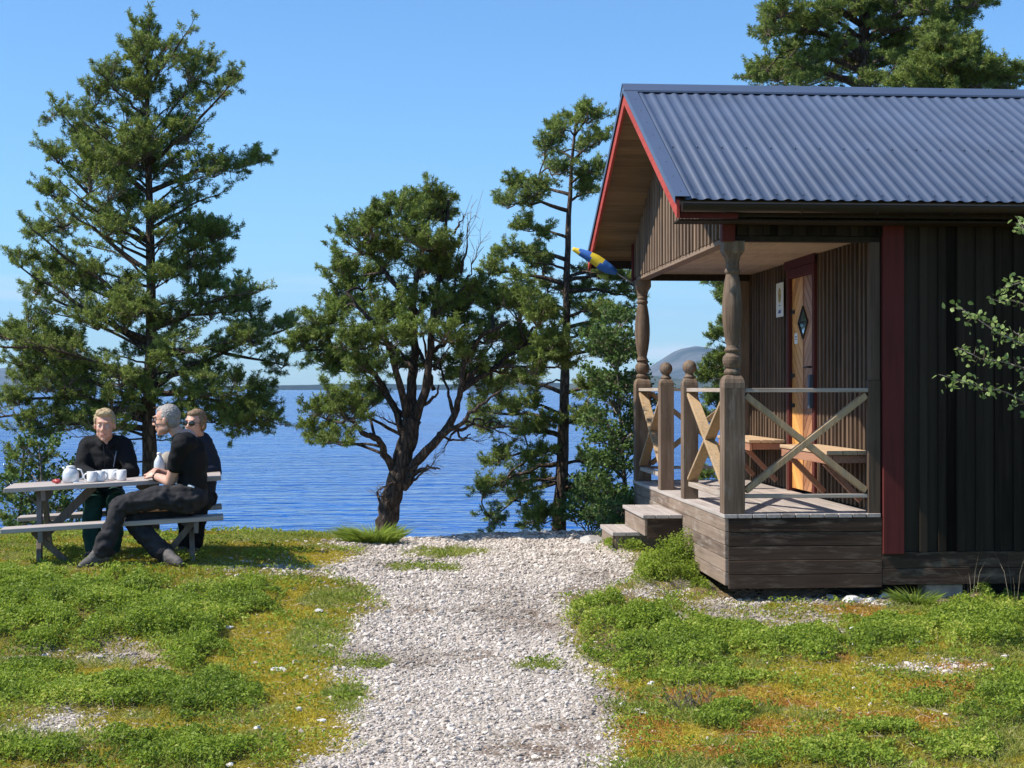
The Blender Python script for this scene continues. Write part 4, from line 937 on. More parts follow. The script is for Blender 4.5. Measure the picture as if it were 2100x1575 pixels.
# ---- saplings behind the left end of the table
birch(23, 16.6, (95, 1150), (80, 915), [(30,950,.4,.1),(60,930,.5,.1),(100,920,.5,.1),(140,960,.4,.1),(25,1000,.3,.1),(80,980,.4,.1),(150,1010,.3,.1),(20,1040,.2,.1),(60,1040,.3,.1),(120,1050,.3,.1),(165,1060,.2,.2),(40,1085,.1,.1),(100,1085,.1,.1),(140,1090,.1,.1)],
      'birch_sapling', 'leafy sapling behind the left end of the picnic table', r0=.02, rep=1)
T = Tree(26); Y0 = 16.9
tr = T.limb([P(40, 1150, Y0), P(45, 1000, Y0), P(50, 900, Y0)], .03, .008, 7)
for (px, py, k, fs) in [(20,930,.4,.1),(60,925,.4,.1),(95,940,.3,.1),(130,965,.2,.3),(30,975,.3,.1),(110,1000,.2,.2),(150,1000,.1,.4),(10,1020,.1,.2),(80,1030,.2,.1),(120,1050,.1,.3),(60,1070,.1,.1),(20,1070,.1,.1),(-20,980,.2,.2)]:
    T.branch(trunk_at(py + 20 + abs(px - 45) * k), P(px, py, Y0 + T.r.uniform(-.4, .4)), r0=.01, fs=fs, side=.24, step=.09, ts=.06)
T.finish('pine_sapling', 'bushy young pine behind the left end of the picnic table', 'tree', M['bark'], M['needle'], 22, .0082, base=(float(tr[0][0]), Y0, float(tr[0][2])))

# ---- birch reaching in from the right, in front of the wall
T = Tree(31); Y0 = 9.6
tr = T.limb([P(2330, 1330, Y0), P(2300, 1000, Y0), P(2260, 760, Y0), P(2235, 500, Y0), P(2225, 250, Y0)], .05, .012, 8)
def spray(pts, r0, side=.10, fs=.3):
    q = T.limb([P(a, b, Y0 + c) for a, b, c in pts], r0, .002, 5, wig=.004)
    n = len(q); L_ = np.linalg.norm(q[-1] - q[0]); m_ = int(L_ / .030)
    for i in range(m_):
        u = fs + (1 - fs) * i / m_; k = u * (n - 1); j = min(int(k), n - 2); p = q[j] + (q[j + 1] - q[j]) * (k - j)
        d = nrm(q[j + 1] - q[j]) * .6 + T.nr.normal(0, .6, 3)
        e = p + nrm(d) * T.r.uniform(.01, .05 + .05 * (1 - u)); T.twig(p, e, .0016); T.leaf.append((*e, *nrm(d), .05))
        if i % 6 == 0:
            e2 = p + nrm(d) * T.r.uniform(.06, side); T.twig(p, e2, .002)
            for z in (.5, .8, 1.0): T.leaf.append((*(p + (e2 - p) * z), *nrm(d), .05))
spray([(2262, 900, 0), (2150, 870, .1), (2080, 805, .05), (2010, 795, 0), (1925, 768, -.1)], .008)
spray([(2258, 820, 0), (2160, 790, -.1), (2080, 745, 0), (2010, 735, 0), (1962, 712, .05)], .008)
spray([(2250, 780, 0), (2150, 730, 0), (2060, 690, -.1), (2010, 660, 0), (1970, 632, 0)], .008)
spray([(2245, 700, 0), (2150, 640, 0), (2090, 620, 0), (2030, 612, 0)], .007)
spray([(2240, 640, 0), (2160, 590, 0), (2100, 575, 0), (2058, 590, .1)], .007)
spray([(2235, 600, 0), (2150, 520, 0), (2110, 490, 0), (2088, 450, .1)], .007)
spray([(2250, 760, 0), (2150, 700, .2), (2095, 690, .2), (2080, 680, .3)], .007, fs=.2)
spray([(2238, 560, 0), (2180, 470, .1), (2150, 400, .2)], .007); spray([(2245, 720, 0), (2330, 600, .1), (2400, 560, .2)], .007)
spray([(2232, 420, 0), (2180, 340, .1), (2140, 300, .2)], .006); spray([(2228, 300, 0), (2260, 200, .1), (2280, 120, 0)], .006); spray([(2270, 860, 0), (2350, 800, .1), (2420, 780, .2)], .007)
for i in range(14):
    py = T.r.uniform(300, 950); sg = T.r.choice((-1, 1)); spray([(2255, py, 0), (2255 + sg * 40, py - 40, T.r.uniform(.0, .5)), (2255 + sg * 85, py - 70, T.r.uniform(0, .9))], .006, fs=.15)
T.finish('birch_tree', 'birch whose leafy twigs reach in from the right edge before the dark wall', 'tree', M['bark_birch'], M['birch_lit'], leaf=True, nleaf=2, lsz=.036, base=(float(tr[0][0]), Y0, gh(float(tr[0][0]), Y0)))

# ---- grass tufts and single plants
def tuft(px, py, w, h, n, name, label, lean=0, mat=None, cat='grass tuft', Yo=0, bw=.005, sp=.5, v0=.2):
    X, Y = G(px, py); Y += Yo; r = w * Y / F / 2; H = h * Y / F; z = gh(X, Y)
    a = rng.uniform(0, 6.28, n); q = r * rng.random(n) ** .5
    c = np.stack([q * np.cos(a), q * np.sin(a) * .6, np.zeros(n)], 1)
    c[:, 2] = ground_h(c[:, 0] + X, c[:, 1] + Y) - z - .005
    d = unit(np.stack([np.cos(a) * sp + lean, np.sin(a) * sp, np.ones(n)], 1) + rng.normal(0, .15, (n, 3)))
    o = blades(c, d, H * rng.uniform(.45, 1.1, n), np.full(n, bw), np.clip(v0 + .5 * rng.random(n), 0, 1), name, mat or M['tuftgrass'], bend=.3)
    o.location = (X, Y, z); return tag(o, label, cat)
M['tuftgrass'] = mat_leaf('tuft_grass_blade', (.10, .17, .02), (.42, .52, .08), .4)
tuft(765, 1112, 95, 52, 1500, 'grass_tuft', 'long bright grass tuft at the foot of the gnarled pine', lean=-.2, sp=.9)
tuft(738, 1112, 50, 30, 500, 'grass_tuft', 'lower grass tuft just left of the one at the gnarled pine', lean=-.3, sp=.9)
tuft(643, 1286, 46, 14, 400, 'grass_tuft', 'small dark green tuft in golden moss left of the path', sp=.7, v0=.0)
tuft(757, 1366, 64, 13, 230, 'grass_tuft', 'small green tuft growing in the gravel, lower left part', sp=.9, v0=.4)
tuft(1110, 1368, 50, 11, 120, 'grass_tuft', 'sparse green tuft in the gravel on the right side', sp=.9, v0=.4)
tuft(700, 1428, 50, 22, 350, 'grass_tuft', 'dull green tuft at the left margin of the gravel', sp=.9, v0=.2)
tuft(1876, 1240, 66, 44, 420, 'grass_tuft', 'spiky grass tuft under the cabin edge beside the grey footing', sp=.8, v0=0)
tuft(1995, 1235, 30, 110, 12, 'grass_stalks', 'tall dry grass stalks in front of the dark plinth', sp=.25, mat=M['dry'], cat='dry grass', bw=.0022)
tuft(2075, 1245, 20, 135, 6, 'grass_stalks', 'tallest dry stalks at the right edge of the plinth', sp=.15, mat=M['dry'], cat='dry grass', bw=.0022)
X, Y = G(1410, 1462); mb = MB(); rr_ = random.Random(9)
for i in range(26):
    a = np.array([rr_.uniform(-.10, .12), rr_.uniform(-.05, .05), 0]); d = nrm([rr_.gauss(-.25, .5), rr_.gauss(0, .3), 1]); l = rr_.uniform(.07, .19)
    e = a + d * l; mb.tube([a, (a + e) / 2 + np.array([.01, 0, 0]), e], [.0022, .0018, .001], 4)
    for k in range(3):
        q0 = a + d * l * rr_.uniform(.3, .9); mb.tube([q0, q0 + nrm(d + np.array([rr_.gauss(0, .6), rr_.gauss(0, .6), .1])) * rr_.uniform(.02, .05)], [.0015, .0008], 4)
o = mb.build('heather_sprigs', M['twig']); o.location = (X, Y, gh(X, Y)); tag(o, 'dark bare heather sprigs above the orange moss right of the path', 'plant')
def shrub(px, py, w, h, n, label, seed=0, name='blueberry_shrub', lsz=.02):
    X, Y = G(px, py); z = gh(X, Y); rx = w * Y / F / 2; H = h * Y / F
    c = rng.normal(size=(n, 3)); c = unit(c) * (rng.random((n, 1)) ** .45); c[:, 2] = np.abs(c[:, 2])
    lump = .62 + .75 * fbm(c[:, 0] * 2 + 5, c[:, 1] * 2 + 5, .45, 200 + seed, 3)
    c = c * np.array([rx, min(rx, .35) * .9, H]) * lump[:, None]
    c[:, 2] += ground_h(c[:, 0] + X, c[:, 1] + Y) - z
    k_ = ~in_cabin(c[:, 0] + X, c[:, 1] + Y, .02); c = c[k_]; n = len(c)
    nv = unit(rng.normal(size=(n, 3)) * .8 + UP * .8 + c / max(rx, H) * .5)
    root = empty(name, (X, Y, z), label=label, cat='shrub')
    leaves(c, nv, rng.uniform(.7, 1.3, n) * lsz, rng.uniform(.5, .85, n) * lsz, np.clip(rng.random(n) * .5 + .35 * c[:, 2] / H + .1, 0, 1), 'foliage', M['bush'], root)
    mb = MB(); q = rng.integers(0, n, 60)
    for j in q: mb.tube([(c[j][0] * .25, c[j][1] * .25, 0), tuple(c[j] * .6), tuple(c[j])], [.003, .002, .001], 4)
    mb.build('stem', M['twig'], root); return root
shrub(1296, 1120, 120, 36, 2600, 'low dark green shrub in front of the lower wooden step', 1)
shrub(1372, 1122, 80, 62, 2600, 'green shrub close under the porch step, next to the plinth', 2)
shrub(1395, 1180, 105, 84, 5200, 'fullest bright green shrub against the gable side of the plinth', 3)
shrub(1345, 1195, 70, 40, 1500, 'small loose shrub between the path and the bright shrub at the plinth', 4)
shrub(1452, 1212, 40, 22, 400, 'tiny leafy plant at the front corner of the plinth', 5)
shrub(1330, 1290, 150, 60, 4800, 'bright scrub bush at the right edge of the path, middle distance', 6)
shrub(320, 1300, 150, 62, 4200, 'tallest dark hearted bush in the left scrub', 7)
# heap of dry twigs by the plinth corner
X, Y = G(1605, 1226); mb = MB(); rr_ = random.Random(4)
for i in range(190):
    a = np.array([rr_.gauss(0, .17), rr_.uniform(-.09, .09), rr_.uniform(0, .05)]); th = rr_.uniform(-.6, .6) + (math.pi if rr_.random() < .5 else 0)
    l = rr_.uniform(.06, .2); e = a + np.array([math.cos(th) * l, math.sin(th) * l * .5, rr_.uniform(-.01, .09)])
    mb.tube([a, (a + e) / 2 + np.array([0, 0, rr_.uniform(-.01, .03)]), e], [.003, .0025, .0015], 4)
o = mb.build('twig_heap', M['dry2'] if 'dry2' in M else mat_plain('dry_grey_twig', (.20, .155, .12), .9)); o.location = (X, Y, gh(X, Y)); tag(o, 'heap of dry grey brown twigs in front of the plinth corner', 'twig heap')
# ------------------------------------------------------------------ cabin (local: u along the facade, v away, z world)
TH = math.atan2(ST, CT)
cab = empty('cabin', (C0[0], C0[1], 0), TH, 'small dark brown timber cabin with blue corrugated roof and open porch', 'cabin')
ZD = .63; D = 4.53; PW = 1.2; LEN = 6.3; zg = lambda u, v: gh(C0[0] + u * CT - v * ST, C0[1] + u * ST + v * CT)
RZ = lambda v: 4.345 - .497 * abs(v - D / 2)          # top of the sheet
OV = .36; GO = -.47                                    # eaves / gable overhang
rd = random.Random(2)
# plinth of horizontal boards, facade side, gable side, back
mb = MB()
def boards_h(mb, axis, a0, a1, fixed, z0, z1, n, t=.028, out=-1, gap=.004, splits=None):
    h = (z1 - z0) / n
    for i in range(n):
        cuts = [a0] + ([splits[i % len(splits)]] if splits else []) + [a1]
        for c0, c1 in zip(cuts[:-1], cuts[1:]):
            j = rd.uniform(0, .004)
            f0, f1 = (fixed + out * (t + j), fixed) if out < 0 else (fixed, fixed + t + j)
            if axis == 'x': mb.box(c0, c1 - .002, f0, f1, z0 + i * h + gap / 2, z0 + (i + 1) * h - gap / 2)
            else: mb.box(f0, f1, c0, c1 - .002, z0 + i * h + gap / 2, z0 + (i + 1) * h - gap / 2)
    return mb
boards_h(mb, 'x', -.002, 1.205, 0, .055, .60, 5)
boards_h(mb, 'x', 1.205, LEN, 0, .075, .33, 2, splits=[3.1, 2.2])
mb.box(.03, LEN - .03, .004, .03, .12, .57)
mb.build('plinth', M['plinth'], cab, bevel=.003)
mb = MB(); boards_h(mb, 'y', -.026, D, 0, .08, .60, 5, splits=[1.3, 2.4, 1.9]); mb.box(.003, .03, .03, D, .12, .57)
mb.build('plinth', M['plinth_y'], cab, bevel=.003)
mb = MB(); boards_h(mb, 'x', 0, LEN, D, -.1, .60, 5, out=1); boards_h(mb, 'y', 0, D, LEN, .0, .60, 5, out=1); mb.build('plinth', M['plinth'], cab)
# deck boards of the porch run along v ... ends show at the facade
mb = MB(); k = 11; w = (PW + .035) / k
for i in range(k): mb.box(-.04 + i * w + .003, -.04 + (i + 1) * w - .003, -.035, D + .035, ZD - .03 + rd.uniform(-.001, .001), ZD + rd.uniform(-.001, .001))
mb.build('deck', M['deck'], cab, bevel=.003)
mb = MB(); mb.box(-.02, PW, -.012, .02, ZD - .075 + .045 - .03, ZD - .031); mb.build('deck_edge', M['plinth'], cab)
# walls: board on board cladding
def clad_v(mb, axis, a0, a1, fixed, zlo, zhi, w=.095, t=.022, out=-1, narrow=.045, dp=.028):
    """base boards with narrower cover boards; zlo/zhi callables of position"""
    a = a0; i = 0
    while a < a1 - .004:
        b = min(a + w, a1); m_ = (a + b) / 2; z0 = zlo(m_); z1 = zhi(m_)
        f0, f1 = sorted((fixed, fixed + out * t)); g0, g1 = sorted((fixed + out * t, fixed + out * (t + dp + rd.uniform(0, .006))))
        if z1 > z0 + .02:
            if axis == 'x': mb.box(a + .001, b - .001, f0, f1, z0, z1)
            else: mb.box(f0, f1, a + .001, b - .001, z0, z1)
            c0 = b - narrow / 2; c1 = b + narrow / 2
            if c1 < a1 + narrow:
                if axis == 'x': mb.box(c0, c1, g0, g1, z0 + rd.uniform(-.004, .004), z1 - .001)
                else: mb.box(g0, g1, c0, c1, z0 + rd.uniform(-.004, .004), z1 - .001)
        a += w; i += 1
UL = lambda v: RZ(v) - .12     # underside of the roof boards
# facade wall (wide boards, shade put into their tone)
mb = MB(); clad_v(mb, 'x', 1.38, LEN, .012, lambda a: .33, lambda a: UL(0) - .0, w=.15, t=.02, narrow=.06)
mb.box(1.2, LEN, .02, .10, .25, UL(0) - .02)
mb.build('wall', M['wall_shaded'], cab, bevel=.002)
# header panel over the porch opening
mb = MB(); clad_v(mb, 'x', .07, 1.2, .03, lambda a: 2.78, lambda a: UL(0), w=.115, t=.02, narrow=.05)
mb.box(.05, 1.2, .035, .09, 2.76, UL(0) - .02); mb.box(.05, 1.2, .0, .10, 2.735, 2.775)
mb.build('header', M['wall_shaded'], cab, bevel=.002)
mb = MB(); mb.box(.05, 1.2, D - .10, D - .0, 2.735, 2.80); clad_v(mb, 'x', 0, 1.2, D - .02, lambda a: 2.80, lambda a: UL(D) - .005, out=1); mb.box(.05, 1.2, D - .09, D - .03, 2.8, UL(D) - .02); mb.build('header', M['wall_shaded'], cab)
# gable cladding
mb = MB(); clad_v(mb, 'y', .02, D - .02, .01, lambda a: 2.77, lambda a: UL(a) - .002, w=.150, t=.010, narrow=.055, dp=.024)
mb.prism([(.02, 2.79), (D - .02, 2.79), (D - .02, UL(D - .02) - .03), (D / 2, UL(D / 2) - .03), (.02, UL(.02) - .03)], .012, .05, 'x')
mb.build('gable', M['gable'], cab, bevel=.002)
mb = MB(); mb.box(-.012, .09, .02, D - .02, 2.73, 2.768); mb.build('gable_beam', M['gable'], cab, bevel=.003)
# porch back wall with a door opening
DV0, DV1, DZ1 = 1.80, 2.78, 2.72
mb = MB()
for (a0, a1, lo, hi) in ((.06, DV0, ZD, 2.80), (DV1, D - .06, ZD, 2.80), (DV0, DV1, DZ1, 2.80)):
    clad_v(mb, 'y', a0, a1, PW + .03, lambda a, lo=lo: lo + .005, lambda a, hi=hi: hi - .004, w=.118, t=.010, narrow=.048, dp=.024)
    mb.box(PW + .032, PW + .10, a0, a1, lo, hi)
mb.build('porch_wall', M['porchwall'], cab, bevel=.002)
# other walls, plain cladding
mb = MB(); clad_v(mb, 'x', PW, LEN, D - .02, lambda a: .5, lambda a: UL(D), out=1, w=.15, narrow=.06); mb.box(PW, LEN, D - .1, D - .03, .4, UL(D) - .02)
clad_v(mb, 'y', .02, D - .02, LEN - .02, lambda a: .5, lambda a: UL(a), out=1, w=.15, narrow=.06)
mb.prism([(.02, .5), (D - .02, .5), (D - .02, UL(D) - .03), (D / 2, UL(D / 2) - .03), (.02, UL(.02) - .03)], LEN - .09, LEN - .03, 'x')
mb.build('wall', M['wall_shaded'], cab)
mb = MB(); k = 10
for i in range(k): mb.box(.052, PW + .028, .1 + i * (D - .2) / k + .002, .1 + (i + 1) * (D - .2) / k - .002, 2.80, 2.815)
mb.build('porch_ceiling', M['ceiling'], cab)
# red corner boards
mb = MB(); mb.box(1.208, 1.375, -.048, -.02, .315, UL(0) - .012); mb.box(1.208, 1.232, -.018, .06, .315, UL(0) - .012)
mb.build('corner_board', M['red'], cab, bevel=.004)
mb = MB(); mb.box(-.055, .045, -.06, .03, 2.73, UL(0) + .02); mb.build('corner_board', M['red'], cab, bevel=.004)
mb = MB(); mb.box(-.05, .04, D - .02, D + .05, 2.73, UL(D) + .02); mb.build('corner_board', M['red'], cab, bevel=.004)
mb = MB(); mb.box(LEN - .1, LEN + .03, -.048, -.02, .315, UL(0) - .012); mb.build('corner_board', M['red'], cab)
# brown half post between porch and red board
mb = MB(); mb.box(1.10, 1.195, -.02, .055, ZD + .001, 1.66); mb.box(1.12, 1.195, -.01, .05, 1.66, 2.735); mb.build('wall_post', M['wall'], cab, bevel=.004)
mb = MB(); mb.box(1.10, 1.195, D - .06, D + .02, ZD + .001, 2.735); mb.build('wall_post', M['post'], cab, bevel=.004)
# turned posts
def post_full(u, v):
    mb = MB(); w = .082
    mb.box(u - w, u + w, v - w, v + w, ZD + .001, 1.60)
    sq = [(w * 1.414, 1.60), (w * 1.40, 1.655), (w * 1.25, 1.685), (w * .98, 1.70)]
    mb.lathe([(w * math.sqrt(2), 1.60), (w * math.sqrt(2), 1.64), (w * 1.3, 1.67), (w * 1.05, 1.695), (w * .7, 1.705)], (u, v, 0), 4)
    pr = [(.045, 1.695), (.064, 1.71), (.068, 1.725), (.062, 1.74), (.048, 1.75), (.062, 1.765), (.074, 1.79), (.078, 1.815), (.074, 1.84), (.058, 1.86), (.046, 1.872), (.060, 1.885), (.064, 1.895), (.054, 1.91), (.048, 1.93),
          (.062, 2.00), (.074, 2.08), (.080, 2.16), (.080, 2.24), (.074, 2.33), (.064, 2.41), (.055, 2.46), (.050, 2.48), (.060, 2.495), (.062, 2.51), (.050, 2.525), (.058, 2.545), (.052, 2.565), (.060, 2.60), (.075, 2.64)]
    mb.lathe([(r_ * .98, z) for r_, z in pr], (u, v, 0), 22)
    mb.lathe([(.062, 2.60), (w * 1.15, 2.635), (w * 1.38, 2.66), (w * 1.38, 2.735)], (u, v, 0), 4)
    o = mb.build('porch_post', M['post'], cab, bevel=.003); return o
post_full(.045, .05); post_full(.045, D - .10)
def post_ball(v, u=.03):
    mb = MB(); w = .066; mb.box(u - w, u + w, v - w, v + w, ZD + .001, 1.62)
    mb.lathe([(w * 1.414, 1.62), (w * 1.38, 1.65), (w * 1.2, 1.675), (w * .8, 1.69)], (u, v, 0), 4)
    pr = [(.04, 1.68), (.052, 1.695), (.052, 1.705), (.035, 1.715), (.034, 1.722)]
    for i in range(1, 12):
        a = math.pi * i / 12 + .0; pr.append((.062 * math.sin(a) if i > 2 else max(.034, .062 * math.sin(a)), 1.785 - .062 * math.cos(a)))
    mb.lathe(pr + [(.002, 1.848)], (u, v, 0), 20)
    mb.build('newel_post', M['post'], cab, bevel=.003)
post_ball(1.73); post_ball(2.92)
# railings: each a part, its boards sub-parts
def railing(ax, a0, a1, f, nm='railing'):
    """ax 'x' along u at v=f, 'y' along v at u=f"""
    mb = MB(); z0, z1 = ZD + .15, ZD + .97
    if ax == 'x':
        mb.box(a0, a1, f - .045, f + .045, z1 - .032, z1)
    else: mb.box(f - .045, f + .045, a0, a1, z1 - .032, z1)
    root = mb.build(nm, M['railu'] if ax == 'x' else M['railv'], cab, bevel=.003)
    mb = MB()
    if ax == 'x': mb.box(a0, a1, f - .03, f + .03, z0 - .03, z0)
    else: mb.box(f - .03, f + .03, a0, a1, z0 - .04, z0)
    mb.build('bottom_rail', M['railu'] if ax == 'x' else M['railv'], root, bevel=.003)
    za, zb = z0 + .025, z1 - .055
    for (s0, s1, o) in ((za, zb, -.0015), (zb, za, .0015)):
        mb = MB()
        if ax == 'x': mb.beam((a0 + .01, f + o, s0), (a1 - .01, f + o, s1), .048, .068, up=(0, 1, 0))
        else: mb.beam((f + o, a0 + .02, s0), (f + o, a1 - .02, s1), .030, .088, up=(1, 0, 0))
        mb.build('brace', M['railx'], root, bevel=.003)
M['railu'] = mat_wood('handrail_wood', (.13, .10, .075), (.42, .34, .27), 'x', island=.3, weather=(.45, .43, .40))
M['railv'] = mat_wood('handrail_side_wood', (.13, .10, .075), (.42, .34, .27), 'y', island=.3, weather=(.45, .43, .40))
railing('x', .13, 1.10, .03); railing('x', .13, 1.10, D - .08)
railing('y', .135, 1.66, .035); railing('y', 2.99, D - .19, .035)
# benches on the porch wall
def bench(v0, v1):
    mb = MB(); u0 = PW - .37
    for i in range(3): mb.box(u0 + i * .118, u0 + i * .118 + .112, v0, v1, 1.075, 1.105)
    root = mb.build('bench', M['bench'], cab, bevel=.003)
    mb = MB(); mb.box(u0 + .01, u0 + .035, v0 + .02, v1 - .02, 1.0, 1.073); mb.box(u0 + .04, PW - .03, v0 + .03, v0 + .06, 1.01, 1.072); mb.box(u0 + .04, PW - .03, v1 - .06, v1 - .03, 1.01, 1.072)
    mb.build('bench_frame', M['bench_edge'], root, bevel=.002)
    for vv in (v0 + .25, v1 - .25):
        mb = MB(); mb.beam((u0 + .04, vv, 1.0), (PW - .04, vv, .70), .045, .045, up=(0, 1, 0)); mb.build('bench_brace', M['bench_edge'], root, bevel=.002)
bench(.14, 1.70); bench(2.90, D - .16)
# door: chevron boards, diamond light
mb = MB(); fu0, fu1 = PW - .035, PW + .06
mb.box(fu0, fu1, DV0, DV0 + .075, ZD + .001, DZ1); mb.box(fu0, fu1, DV1 - .075, DV1, ZD + .001, DZ1); mb.box(fu0, fu1, DV0 + .076, DV1 - .076, DZ1 - .085, DZ1)
mb.box(fu0 - .012, fu0 - .001, DV0 - .05, DV1 + .05, DZ1 + .002, DZ1 + .11)
door_frame = mb.build('door_frame', M['redframe'], cab, bevel=.003)
dv0, dv1, dz0, dz1 = DV0 + .079, DV1 - .079, ZD + .03, DZ1 - .089; vc = (dv0 + dv1) / 2; du = PW + .0
zc, hw, hh = 2.205, .165, .150
def clip(poly, nx_, ny_, d):
    out = []
    for i in range(len(poly)):
        a, b_ = poly[i], poly[(i + 1) % len(poly)]; da = a[0] * nx_ + a[1] * ny_ - d; db = b_[0] * nx_ + b_[1] * ny_ - d
        if da <= 0: out.append(a)
        if (da < 0 < db) or (db < 0 < da):
            t = da / (da - db); out.append((a[0] + (b_[0] - a[0]) * t, a[1] + (b_[1] - a[1]) * t))
    return out
def chev(mat, side, name, parent):
    mb = MB(); sl = hh / hw; L_ = math.hypot(sl, 1); w = .095 * L_
    lo, hi = (vc, dv1) if side > 0 else (dv0, vc)
    # boards parallel to the diamond's edges: z = c - sl*|v-vc| (pointing up) below/above the light
    cs = np.arange(dz0 - 1.0, dz1 + 1.4, w)
    for c_ in cs:
        for sect in ((0, zc), (zc, 9)):
            poly = [(lo + .002, max(dz0, sect[0])), (hi - .002, max(dz0, sect[0])), (hi - .002, min(dz1, sect[1])), (lo + .002, min(dz1, sect[1]))]
            s_ = sl * (1 if sect[0] == 0 else -1) * side
            # z - s_*(v-vc) between c and c+w
            off = c_ - s_ * vc
            poly = clip(poly, -s_, 1, off + w - .006); poly = clip(poly, s_, -1, -(off + .006)) if len(poly) > 2 else poly
            if len(poly) < 3: continue
            # keep outside of the diamond
            k_ = hh / hw * side * (-1 if sect[0] == 0 else -1)
            if sect[0] == 0: a_ = clip(poly, -(hh / hw) * side, 1, zc - hh - (hh / hw) * side * vc)
            else: a_ = clip(poly, -(hh / hw) * side, -1, -(zc + hh) - (hh / hw) * side * vc)
            if len(a_) >= 3: mb.prism(a_, du, du + .03, 'x')
    return mb.build(name, mat, parent)
mb = MB(); mb.box(du + .031, du + .055, dv0 + .001, dv1 - .001, dz0, dz1 - .001)
door = mb.build('door', M['door2'], cab)
chev(M['door'], 1, 'door_panel', door)
chev(M['door2'], -1, 'door_panel', door)
mb = MB(); mb.box(du - .006, du - .001, vc - .012, vc + .012, dz0, zc - hh); mb.box(du - .006, du - .001, vc - .012, vc + .012, zc + hh, dz1); mb.build('door_strip', M['door2'], door)
mb = MB(); mb.add([(du - .003, vc, zc - hh), (du - .003, vc + hw, zc), (du - .003, vc, zc + hh), (du - .003, vc - hw, zc), (du + .028, vc, zc - hh), (du + .028, vc + hw, zc), (du + .028, vc, zc + hh), (du + .028, vc - hw, zc)], [(0, 1, 2, 3), (7, 6, 5, 4), (0, 4, 5, 1), (1, 5, 6, 2), (2, 6, 7, 3), (3, 7, 4, 0)])
mb.build('window_pane', M['glass'], door)
mb = MB()
q = [(vc, zc - hh), (vc + hw, zc), (vc, zc + hh), (vc - hw, zc)]
for i in range(4):
    a, b_ = q[i], q[(i + 1) % 4]; mb.beam((du - .006, a[0], a[1]), (du - .006, b_[0], b_[1]), .013, .012, up=(1, 0, 0))
mb.build('window_frame', M['wall_shaded'], door)
mb = MB(); hv = dv0 + .06; mb.box(du - .008, du - .001, hv - .022, hv + .022, 1.62, 1.86); mb.tube([(du - .006, hv, 1.79), (du - .055, hv, 1.79), (du - .06, hv + .05, 1.79), (du - .06, hv + .12, 1.785)], .009, 8)
mb.build('door_handle', M['black'], door)
mb = MB(); mb.box(fu0 - .04, fu0 - .002, DV0 + .01, DV0 + .07, 1.42, 1.72); mb.build('lock_box', mat_plain('blue_grey_box', (.05, .07, .10), .5), cab, bevel=.004)
for zz in (1.70, 1.42, 2.3):
    mb = MB(); mb.box(du - .008, du - .001, dv1 - .10, dv1 - .001, zz, zz + .035); mb.tube([(du - .008, dv1 + .004, zz - .02), (du - .008, dv1 + .004, zz + .055)], .009, 8); mb.build('hinge', M['black'], door)
# roof: corrugated sheets, soffits, barge boards, gutter
def corr(side):
    pit = .1015; n = int((LEN + .35 - GO) / pit); us = []; hs = []
    u0 = GO + .07
    prof = [(0, 0), (.16, .02), (.30, .10), (.42, .55), (.52, .92), (.62, 1.0), (.72, .92), (.82, .55), (.92, .10)]
    i = 0
    while u0 + i * pit < LEN + .35:
        for a, h in prof: us.append(u0 + (i + a) * pit); hs.append(h * .0125)
        i += 1
    us = np.array(us); hs = np.array(hs); sl = .497; cs_ = 1 / math.hypot(1, sl)
    vr = D / 2; ve = (-OV - .03) if side < 0 else D + OV + .03
    V = []
    for v_ in (vr, ve):
        for u, h in zip(us, hs):
            V.append((u, v_ + side * h * sl * cs_, RZ(v_) - .020 + h * cs_))
    n = len(us); top = len(V)
    for (x_, y_, z_) in V[:]: V.append((x_, y_, z_ - .0025))
    F_ = []
    for j in range(n - 1): F_ += [(j, j + 1, n + j + 1, n + j), (top + j, top + n + j, top + n + j + 1, top + j + 1), (n + j, n + j + 1, top + n + j + 1, top + n + j)]
    mb = MB(); mb.add(V, F_); return mb, us, sl, cs_, ve
mb, us, sl, cs_, ve = corr(-1); pit = .1015
def screw(mb_, u, v, side=-1): mb_.sphere((u, v, RZ(v) - .020 + .020 * cs_ * .05 + .004), .0075, n=6, m=4)
i = 0; u = GO + .07 + .05
while u < LEN + .3:
    v_ = .72; 
    mb.sphere((u + .050, v_, RZ(v_) - .009), .008, n=6, m=4, mi=1 if rd.random() < .22 else 2)
    mb.sphere((u + .050, ve + .09, RZ(ve + .09) - .009), .007, n=6, m=4, mi=2)
    u += pit * 2
for v_ in np.linspace(-.3, 2.2, 9): mb.sphere((GO + .045, v_, RZ(v_) + .006), .007, n=6, m=4, mi=2)
roof = mb.build('roof_sheet', [M['metal'], M['screw'], M['screw_dark']], cab)
for p_ in roof.data.polygons: p_.use_smooth = True
mb, *_ = corr(1); r2_ = mb.build('roof_sheet', M['metal'], cab)
for p_ in r2_.data.polygons: p_.use_smooth = True
